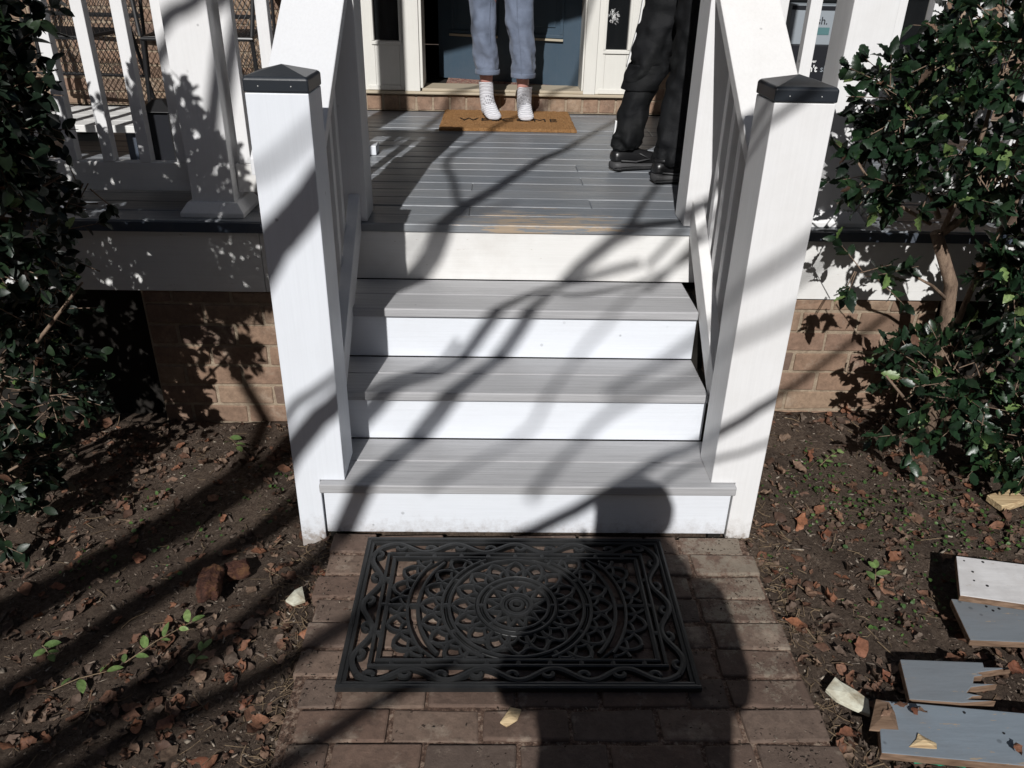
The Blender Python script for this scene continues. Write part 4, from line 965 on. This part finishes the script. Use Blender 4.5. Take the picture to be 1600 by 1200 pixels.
for _ in range(42000):
    x, y = gpos(random.choice((-1, 1))); s = rnd(.0018, .0085) if random.random() < .93 else rnd(.008, .015)
    if noise.noise(Vector((x*6, y*6, 9))) < -.25 and random.random() < .7: continue
    mm.append(lie(x, y, hgt(x, y)-.001, s, .8) @ Matrix.Diagonal((rnd(.8, 2.4), rnd(.5, 1), rnd(.5, 1.2), 1)))
stuff(scatter('mulch', chip, mm, 'mulch'), 'fine dark mulch, bark chips and crumbs of soil beside the walk', 'mulch')
LS = [[], [], []]
for _ in range(4600):
    x, y = gpos(random.choice((-1, 1)))
    dn = noise.noise(Vector((x*3.3, y*3.3, 2))); edge = min(abs(x+.62), abs(x-.72))
    if dn < -.05 and edge > .12 and random.random() < .8: continue
    LS[random.randint(0, 2)].append(lie(x, y, hgt(x, y)+rnd(.0, .008), rnd(.3, 1)**1.4*.85+.10, .7))
bases = [dead_leaf(.05, .014, .9), dead_leaf(.055, .018, .4), dead_leaf(.055, .017, 1.3, 8, 0)]
for k in range(3): stuff(scatter('leaf_litter', bases[k], LS[k], 'dead'), ['small curled brown leaf litter covering the soil', 'flat small brown leaf litter covering the soil', 'crumpled lobed leaf litter covering the soil'][k], 'leaf litter')
st = MB()
for _ in range(1500):
    sd = random.choice((-1, 1)); x, y = gpos(sd)
    if random.random() < .55: x = (.68+abs(random.gauss(0, .05))) if sd > 0 else (-.60-abs(random.gauss(0, .05)))+max(0, -y-.3)*.09
    z = hgt(x, y)+.003; a = rnd(0, 6.28); l = rnd(.012, .06); p0 = Vector((x, y, z)); dd = Vector((math.cos(a), math.sin(a), rnd(-.02, .25)))
    st.tube([p0, p0+dd*l*.5+rv()*.003, p0+dd*l+rv()*.006], [rnd(.0005, .0014)]*3, 4, False)
stuff(st.build('dry_grass', 'straw', fix=False), 'dry straw stalks and thin twigs along the walk edges', 'dry grass')
wd = []
for cx, cy, n, r in ((1.0, .18, 120, .12), (1.25, -.02, 60, .09), (1.5, .02, 90, .10), (1.15, -.25, 50, .07), (.95, -.35, 40, .06), (-1.25, .25, 30, .1), (1.05, .38, 60, .1), (-1.0, .1, 30, .1), (1.35, -.36, 40, .05), (.72, -.12, 14, .05), (1.3, .2, 120, .12), (1.1, .1, 80, .1), (-.8, .3, 30, .08), (-1.15, -.05, 30, .08), (-1.3, -.1, 30, .08)):
    for _ in range(n):
        x, y = random.gauss(cx, r), random.gauss(cy, r*.8)
        if x > .68 or x < -.62: wd.append(lie(x, y, hgt(x, y)+rnd(.003, .02), rnd(.12, .35), .9))
stuff(scatter('small_weeds', holly_leaf(.05, .018, 0, .2, .2, 5), wd, 'weed'), 'low patches of small green weeds in the soil right of the walk', 'weeds')
# debris on the walk
dm = []
for _ in range(2600):
    x, y = rnd(-.6, .68), rnd(-1.05, -.01)
    if random.random() < .6: x = .64-abs(random.gauss(0, .1)) if random.random() < .7 else -.58+abs(random.gauss(0, .06))
    dm.append(lie(x, y, .001, rnd(.001, .0045), .5) @ Matrix.Diagonal((rnd(.8, 2.5), rnd(.5, 1), .6, 1)))
stuff(scatter('walk_debris', chip, dm, 'mulch'), 'crumbs of mortar, bark and grit scattered on the brick walk', 'debris')
# larger dead leaves one by one
BL = [dead_leaf(.062, .015, .35, 8), dead_leaf(.068, .018, .8, 8), dead_leaf(.066, .019, .6, 9, 0)]
bl_me = []
for i, b in enumerate(BL):
    me = bpy.data.meshes.new('dead_leaf'); me.from_pydata(b[0].tolist(), [], b[1]); me.materials.append(M['dead']); me.polygons.foreach_set('use_smooth', [True]*len(me.polygons)); bl_me.append(me)
def single(mesh, mtx, name, label, cat, group):
    o = bpy.data.objects.new(name, mesh); o.matrix_world = mtx; COL.objects.link(o); return tag(o, label, cat, group)
M['deadleafs'] = M['dead']
def isl_obj(cols):
    def f(nt, b):
        oi = nd(nt, 'ShaderNodeObjectInfo'); c = ramp(nt, oi.outputs['Random'], [(i/(len(cols)-1), cc) for i, cc in enumerate(cols)])
        n = noi(nt, coords(nt), 140, 4); c = mix(nt, ramp(nt, n, [(.4, g(.4)), (.6, g(0))]), c, tuple(x*.4 for x in cols[0])); nt.links.new(c, b.inputs['Base Color']); bump(nt, b, n, .4, .002)
    return f
M['bigdead'] = mat('large_dead_leaf', (.2, .09, .05), .6, .3, isl_obj([(.14, .055, .032), (.22, .09, .052), (.25, .155, .105), (.10, .058, .04), (.29, .12, .062), (.19, .14, .105)]))
for me in bl_me: me.materials[0] = M['bigdead']
spots = [(1.02, .46), (1.0, .38), (.95, .33), (1.1, .30), (.86, .02), (.74, -.10), (.78, -.18), (.70, -.14), (.80, -.24), (.9, -.02), (1.08, -.28), (1.17, -.36), (.84, -.47), (.80, -.52), (.86, -.56), (.78, -.48), (.74, -.70), (.80, -.68), (1.23, .1), (1.4, .06), (1.06, -.12), (1.28, -.06), (.98, -.20), (.92, .12), (1.15, .18), (1.45, .22), (.72, .04), (.70, -.34), (.74, -.40), (1.0, .05),
         (-.72, .42), (-.70, .25), (-1.45, .20), (-1.5, .12), (-1.38, .04), (-.95, -.45), (-.86, -.48), (-1.05, -.42), (-.80, -.33), (-.76, -.36), (-.70, -.25), (-.66, -.20), (-.68, -.33), (-.84, -.40), (-1.1, -.3), (-1.2, -.24), (-.98, -.28), (-.75, -.55), (-.66, -.50), (-.72, -.62), (-.85, -.62), (-.92, -.70), (-.78, -.74), (-1.0, -.62), (-.62, -.66), (-.70, -.76), (-.64, -.12), (-.73, -.08), (-1.0, -.12), (-1.15, -.10), (-1.3, -.2), (-1.25, -.55), (-.60, -.40), (-.9, -.05)]
for i, (x, y) in enumerate(spots):
    x += rnd(-.02, .02); y += rnd(-.02, .02)
    if x < 0:
        zone = ('by the foot of the left brick pier' if y > .15 and x > -1.2 else 'under the left shrub') if y > 0 else ('between the broken bricks and the walk' if y > -.42 and x > -.9 else ('left of the broken bricks' if y > -.42 else ('on the soil at the front left corner' if x < -.85 else 'along the near left edge of the walk')))
    else:
        zone = ('at the foot of the right brick pier' if x < 1.2 else 'under the holly') if y > .15 else (('along the right walk edge near the steps' if y > -.3 else 'beside the cream scrap at the right walk edge') if x < .9 else ('on open soil behind the boards' if y > -.2 else 'just left of the white board'))
    single(bl_me[i % 3], lie(x, y, hgt(x, y)+.008, rnd(.6, 1.15), .45), 'dead_leaf', 'brown dead leaf lying '+zone, 'dead leaf', 'dead leaves '+zone)
# bright green sprigs
def sprig(x0, y0, x1, y1, n, sz, label, name='leafy_sprig'):
    S = empty(name, (x0, y0, hgt(x0, y0)), label, 'sprig'); p0 = Vector((x0, y0, hgt(x0, y0)+.012)); p1 = Vector((x1, y1, hgt(x1, y1)+.025)); d = (p1-p0); s_ = d.cross(Vector((0, 0, 1))).normalized()
    MB().tube([p0, p0+d*.5+Vector((0, 0, .008)), p1], [.0015, .0012, .0008], 5).build('stem', 'straw', S)
    lm = []
    for i in range(n):
        t = (i+.6)/n; sd = 1 if i % 2 else -1
        lm.append(frame(p0+d*(t+rnd(-.06, .06))+Vector((0, 0, .004)), d.normalized()*rnd(.2, .9)+s_*sd*rnd(.5, 1.)+Vector((0, 0, rnd(-.1, .45))), Vector((rnd(-.6, .6), rnd(-.6, .3), 1)), sz*rnd(.7, 1.25)))
    lm.append(frame(p1, d, Vector((0, 0, 1)), sz)); lv = scatter('foliage', holly_leaf(.042, .0105, 0, .15, .25, 8), lm, 'lime', S)
sprig(-1.035, -.49, -.90, -.35, 7, .85, 'lime green leafy sprig lying among dead leaves on the soil left of the walk')
sprig(-1.17, -.56, -1.05, -.52, 3, .9, 'short pale green sprig nearest the front left corner of the soil')
sprig(-1.26, -.42, -1.22, -.46, 3, .8, 'tiny two-leaved green sprig at the far left edge of the soil')
sprig(-1.09, .60, -1.03, .52, 3, 1.0, 'green sprig at the foot of the left brick pier')
sprig(.98, -.22, 1.0, -.17, 3, .8, 'small green sprig on bare soil between walk and white board')
sprig(-.86, -.50, -.84, -.44, 3, .8, 'dark green sprig near the left walk edge below the brick chunk')
sprig(1.03, .36, 1.12, .44, 6, .7, 'light green vine sprig climbing at the holly base')
# chunks and scraps
def rock(name, m, x, y, z, sx, sy, sz, label, cat, seed=0, rz=0, cut=.0):
    bm = bmesh.new(); bmesh.ops.create_icosphere(bm, subdivisions=4, radius=1)
    for v in bm.verts:
        c = v.co; k = max(abs(c.x), abs(c.y), abs(c.z)); c2 = c/k*.86
        v.co = c.lerp(c2, .75); n_ = noise.noise(v.co*1.6+Vector((seed, 0, 0)))*.22+noise.noise(v.co*5+Vector((seed, 0, 0)))*.07
        v.co *= 1+n_; v.co = Vector((v.co.x*sx, v.co.y*sy, v.co.z*sz))
    me = bpy.data.meshes.new(name); bm.to_mesh(me); bm.free(); me.materials.append(M[m])
    o = bpy.data.objects.new(name, me); o.location = (x, y, z); o.rotation_euler = (rnd(-.2, .2), rnd(-.2, .2), rz); COL.objects.link(o); return tag(o, label, cat)
rock('broken_brick', 'brickchunk', -.885, -.235, .005, .033, .055, .035, 'mossy brown broken brick standing in the soil left of the doormat', 'broken brick', 1, .1)
rock('broken_brick', 'brickchunk', -.835, -.155, -.015, .036, .03, .022, 'dark red broken brick, the smaller and farther of two', 'broken brick', 5, .4)
def flake(name, m, pts, z, th, label, cat):
    mb = MB(); n = len(pts); zz = [z+rnd(-.003, .003) for _ in pts]
    vs = [(x, y, q-th) for (x, y), q in zip(pts, zz)]+[(x, y, q) for (x, y), q in zip(pts, zz)]+[(sum(p[0] for p in pts)/n, sum(p[1] for p in pts)/n, z+.006)]
    fs = [tuple(range(n-1, -1, -1))]+[(i, (i+1) % n, (i+1) % n+n, i+n) for i in range(n)]+[(i+n, (i+1) % n+n, 2*n) for i in range(n)]
    return tag(mb.add(vs, fs).build(name, m, bev=.001), label, cat)
flake('paint_scrap', 'paintchip', [(.700, -.595), (.715, -.625), (.745, -.650), (.775, -.672), (.792, -.625), (.770, -.600), (.745, -.575), (.735, -.560)], .010, .010, 'pale cream scrap of painted wood at the right walk edge', 'scrap')
flake('paint_scrap', 'paintchip', [(-.665, -.292), (-.640, -.310), (-.612, -.290), (-.622, -.262), (-.632, -.235), (-.648, -.255)], .0, .008, 'cream diamond shaped scrap at the left walk edge', 'scrap')
flake('wood_flake', 'rawwood', [(-.085, -.690), (-.070, -.700), (-.045, -.685), (-.035, -.655), (-.060, -.650)], .008, .005, 'small tan wood flake on the bricks below the doormat', 'scrap')
sc_ = MB().box(-.055, .055, -.032, .032, 0, .028, j=.004, T=Matrix.Translation((1.575, .165, hgt(1.575, .165)+.006)) @ Matrix.Rotation(.35, 4, 'Z')); tag(sc_.build('wood_offcut', 'rawwood', bev=.003), 'pale raw wood offcut on the soil under the holly', 'offcut')
gp = MB(); 
for cx, cy, a in ((.850, -.795, .3), (.90, -.80, -.2)): gp.tube([(cx-.03, cy, .01), (cx, cy+.01, .016), (cx+.03, cy-.005, .010)], [.004, .014, .005], 8)
tag(gp.build('green_plastic_scrap', 'green', smooth=True), 'bright green plastic scrap sticking out under the front grey board', 'scrap')
# ---------------------------------------------------------------- old boards
def board(corners, z0, th, m, name, label, z1=None, ends='oldwood'):
    n = len(corners); z1 = z1 or [z0]*n
    vs = [(x, y, q-th) for (x, y), q in zip(corners, z1)]+[(x, y, q) for (x, y), q in zip(corners, z1)]
    mb = MB().add(vs, [tuple(range(n-1, -1, -1)), tuple(range(n, 2*n))]+[(i, (i+1) % n, (i+1) % n+n, i+n) for i in range(n)])
    o = mb.build(name, m, bev=.0025); tag(o, label, 'board', 'old painted boards on the soil')
    o.data.materials.append(M[ends])
    for p in o.data.polygons:
        if abs(p.normal.z) < .5: p.material_index = 1
    nh = MB()
    x, y = corners[0]
    return o
def nails(o, pts, z):
    nm = MB()
    for x, y in pts: nm.tube([(x, y, z-.001), (x, y, z+.0012)], rnd(.0025, .004), 7)
    nm.build('nail_head', 'mesh_black', o)
o = board([(1.118, -.371), (1.95, -.55), (2.0, -.375), (1.189, -.213)], .10, .020, 'brd_white', 'old_board', 'chalky white painted board lying on top of the grey boards'); nails(o, [(1.2, -.235), (1.2, -.28), (1.185, -.315), (1.21, -.335), (1.25, -.24)], .10)
tag(MB().box(1.36, 1.95, -.33, -.27, .0, .074, T=Matrix.Translation((-.03, .25, 0)) @ Matrix.Rotation(-.2, 4, 'Z')).build('timber_block', 'oldwood', bev=.004), 'brown rough timber hidden under the white board', 'timber')
o = board([(1.095, -.488), (1.9, -.53), (1.92, -.37), (1.121, -.340)], .060, .020, 'brd_grey2', 'old_board', 'mid grey painted board half under the white board'); nails(o, [(1.2, -.37), (1.21, -.385), (1.23, -.378)], .06)
o = board([(.866, -.657), (.985, -.667), (1.07, -.660), (1.005, -.656), (1.02, -.648), (1.045, -.646), (1.012, -.637), (1.03, -.622), (1.10, -.612), (1.042, -.609), (1.055, -.590), (1.08, -.586), (1.07, -.578), (1.165, -.562), (1.095, -.560), (1.10, -.545), (.898, -.536)], .045, .022, 'brd_grey2', 'old_board', 'short grey board with a split jagged right end')
o = board([(.735, -.804), (1.9, -.93), (1.95, -.795), (.786, -.664)], .052, .022, 'brd_grey', 'old_board', 'long blue-grey board nearest the viewer at bottom right'); nails(o, [(1.03, -.755), (.97, -.70)], .052)
flake('worn_board_end', 'oldwood', [(.733, -.745), (.80, -.752), (.812, -.70), (.812, -.668), (.784, -.661)], .0535, .004, 'bare brown worn end lying over the blue-grey board', 'board')
flake('wood_flake', 'rawwood', [(.80, -.790), (.86, -.795), (.865, -.782), (.85, -.765), (.835, -.758), (.825, -.772)], .0545, .003, 'yellow raw splinter on the blue-grey board', 'scrap')
for (x, y) in ((.80, -.70), (.845, -.685), (.84, -.715), (.875, -.71), (1.03, -.79)):
    single(bl_me[1], lie(x, y, .068, .5, .5), 'dead_leaf', 'small brown leaf lying on the long blue-grey board', 'dead leaf', 'dead leaves on the boards')
single(bl_me[2], lie(1.17, -.56, .06, .9, .5), 'dead_leaf', 'dark lobed leaf beside the split end of the short grey board', 'dead leaf', 'dead leaves right of the walk')
single(bl_me[0], lie(1.09, -.505, .012, .95, .1), 'dead_leaf', 'orange brown leaf just below the mid grey board', 'dead leaf', 'dead leaves right of the walk')

# ---------------------------------------------------------------- things on the porch
def lattice(mb, O, U, V, w, h, cell=.03, r=.0019):
    O, U, V = Vector(O), Vector(U).normalized(), Vector(V).normalized(); nU = int(w/cell); nV = int(h/(cell*.5))
    for s in (0, 1):
        k = -int(h/(cell*.6))-1
        while k*cell < w+h:
            # line u = k*cell +/- v*0.6*2
            sl = .62; pts = []
            a, b = (k*cell, k*cell+h*sl) if s == 0 else (k*cell+h*sl, k*cell)
            def clip(u0, v0, u1, v1):
                t0, t1 = 0., 1.; du = u1-u0
                if abs(du) > 1e-9:
                    ta, tb = (0-u0)/du, (w-u0)/du; ta, tb = min(ta, tb), max(ta, tb); t0, t1 = max(t0, ta), min(t1, tb)
                return (t0, t1) if t1 > t0 else None
            c = clip(a, 0, b, h)
            if c:
                p = [O+U*(a+(b-a)*t)+V*(h*t) for t in c]; mb.tube(p, r, 4, False)
            k += 1
def chair(x, y, rz, label, m, group):
    C = empty('patio_chair', (x, y, .7415), label, 'chair', group); T_ = Matrix.Translation((x, y, .7415)) @ Matrix.Rotation(rz, 4, 'Z')
    def W(*p): return T_ @ Vector(p)
    rot = T_.to_3x3()
    def fin(mb, name):
        mb.build(name, m, C, smooth=False, fix=False)
    b = MB(); lattice(b, W(-.30, .24, .20), rot @ Vector((1, 0, 0)), rot @ Vector((0, .13, 1)), .60, .78); fin(b, 'mesh_back')
    b = MB(); lattice(b, W(-.25, -.24, .43), rot @ Vector((1, 0, 0)), rot @ Vector((0, 1, .03)), .50, .46); fin(b, 'mesh_seat')
    b = MB(); b.tube([W(-.31, .24, .20), W(-.31, .335, .93), W(-.22, .345, 1.0), W(.22, .345, 1.0), W(.31, .335, .93), W(.31, .24, .20), W(-.31, .24, .20)], .011, 8); b.tube([W(-.26, .22, .44), W(-.26, -.25, .43), W(.26, -.25, .43), W(.26, .22, .44)], .010, 8)
    b.tube([W(-.31, .29, .50), W(.31, .29, .50)], .012, 6); fin(b, 'frame')
    for s in (-1, 1):
        b = MB(); b.tube([W(s*.26, -.24, .43), W(s*.28, -.27, .0)], .011, 8); fin(b, 'leg')
        b = MB(); b.tube([W(s*.26, .22, .44), W(s*.28, .33, .0)], .011, 8); fin(b, 'leg')
        b = MB(); b.tube([W(s*.27, .30, .70), W(s*.30, .05, .68), W(s*.29, -.2, .66), W(s*.265, -.25, .44)], .011, 8); fin(b, 'armrest')
    return C
chair(-1.62, 2.62, .12, 'black wire mesh patio chair behind the left porch column', 'mesh_black', 'mesh patio chairs')
chair(-2.36, 2.58, -.10, 'black wire mesh patio chair at the far left of the porch', 'mesh_black', 'mesh patio chairs')
pl = MB()
for s_ in range(4): pl.box(-2.4, -1.61, 1.56+.12*s_+.002, 1.68+.12*s_-.002, .868, .898)
PL = empty('low_bench', (-2.0, 1.8, .7415), 'low pale slatted bench on the porch behind the left balusters', 'bench')
pl.build('seat', 'old_x', PL, bev=.003)
for x in (-2.35, -1.66): MB().box(x-.03, x+.03, 1.60, 2.0, .7425, .8675).build('leg', 'navy', PL)
LT = empty('lantern', (-1.53, 1.62, .7415), 'square black lantern with a pyramid roof beside the left porch column', 'lantern')
l = MB()
for a in (-1, 1):
    for b in (-1, 1): l.box(-1.53+a*.055-.006, -1.53+a*.055+.006, 1.62+b*.055-.006, 1.62+b*.055+.006, .755, .955)
l.build('cage', 'mesh_black', LT); MB().box(-1.595, -1.465, 1.555, 1.685, .7425, .7545).build('base', 'mesh_black', LT, bev=.002)
MB().box(-1.583, -1.477, 1.567, 1.673, .7555, .9545).build('panel', 'boxblack', LT)
c = (-1.53, 1.62); MB().add([(c[0]-.072, c[1]-.072, .9555), (c[0]+.072, c[1]-.072, .9555), (c[0]+.072, c[1]+.072, .9555), (c[0]-.072, c[1]+.072, .9555), (c[0]-.02, c[1]-.02, 1.0), (c[0]+.02, c[1]-.02, 1.0), (c[0]+.02, c[1]+.02, 1.0), (c[0]-.02, c[1]+.02, 1.0)], [(0, 1, 2, 3), (4, 5, 6, 7), (0, 1, 5, 4), (1, 2, 6, 5), (2, 3, 7, 6), (3, 0, 4, 7)]).build('roof', 'mesh_black', LT, bev=.003)
gb = MB(); gb.rings([[(-2.16+r*math.cos(a), 2.22+r*math.sin(a), z) for a in (2*math.pi*k/24 for k in range(24))] for r, z in ((.03, .7425), (.06, .75), (.085, .79), (.09, .80), (.086, .80), (.055, .757), (.0, .753))], (True, False))
tag(gb.build('green_bowl', 'green', smooth=True), 'shiny green plastic bowl on the porch floor behind the left shrub', 'bowl')
tag(MB().box(-.76, -.655, 1.80, 1.90, .7425, .785).build('white_block', 'white_x', bev=.003), 'small white painted block on the porch floor beside the upper left post', 'block')
# cables behind the left railing
cb = MB(); cb.tube([(-1.72, 2.9, 1.5), (-1.66, 2.8, 1.2), (-1.58, 2.7, 1.0), (-1.5, 2.4, .9), (-1.52, 1.75, 1.0)], .008, 8); cb.tube([(-1.76, 2.9, 1.5), (-1.72, 2.8, 1.15), (-1.62, 2.6, .95), (-1.56, 1.75, .93)], .007, 8)
tag(cb.build('hanging_cable', 'mesh_black', smooth=True), 'thick black cables hanging behind the left porch railing', 'cable')
# boxes right
BX = empty('black_box', (1.72, 2.72, .7415), 'tall black cardboard box with white and grey lettering, behind the right porch railing', 'box')
MB().box(1.40, 1.95, 2.58, 2.88, .7425, 1.185).build('carton', 'boxblack', BX, bev=.003)
text("don't", 'lettering', 'lettwhite', BX, (1.505, 2.5785, 1.055), .046, (math.pi/2, 0, 0), off=.001); text('slam', 'lettering', 'boxgrey', BX, (1.617, 2.5785, 1.055), .046, (math.pi/2, 0, 0))
text('One-Over', 'lettering', 'lettwhite', BX, (1.50, 2.5785, 1.100), .021, (math.pi/2, 0, 0), off=.0005)
BG = empty('grey_box', (1.72, 2.72, 1.186), 'pale grey product box reading lush, standing on the black box', 'box')
MB().box(1.42, 1.93, 2.60, 2.87, 1.186, 1.375).build('carton', 'boxgrey', BG, bev=.003)
MB().box(1.42, 1.93, 2.597, 2.5995, 1.352, 1.372).build('dark_band', 'boxblack', BG)
text('lush.', 'lettering', 'boxblack', BG, (1.525, 2.5985, 1.285), .052, (math.pi/2, 0, 0))
dv = MB(); dv.tube([(1.675, 2.597, 1.345), (1.672, 2.597, 1.27)], .016, 12); dv.tube([(1.672, 2.597, 1.268), (1.666, 2.597, 1.235)], [.012, .018], 12); dv.build('device_picture', 'boxblack', BG)
MB().box(1.57, 1.635, 2.598, 2.5995, 1.235, 1.27).build('teal_picture', 'teal', BG)
bpy.context.view_layer.update()
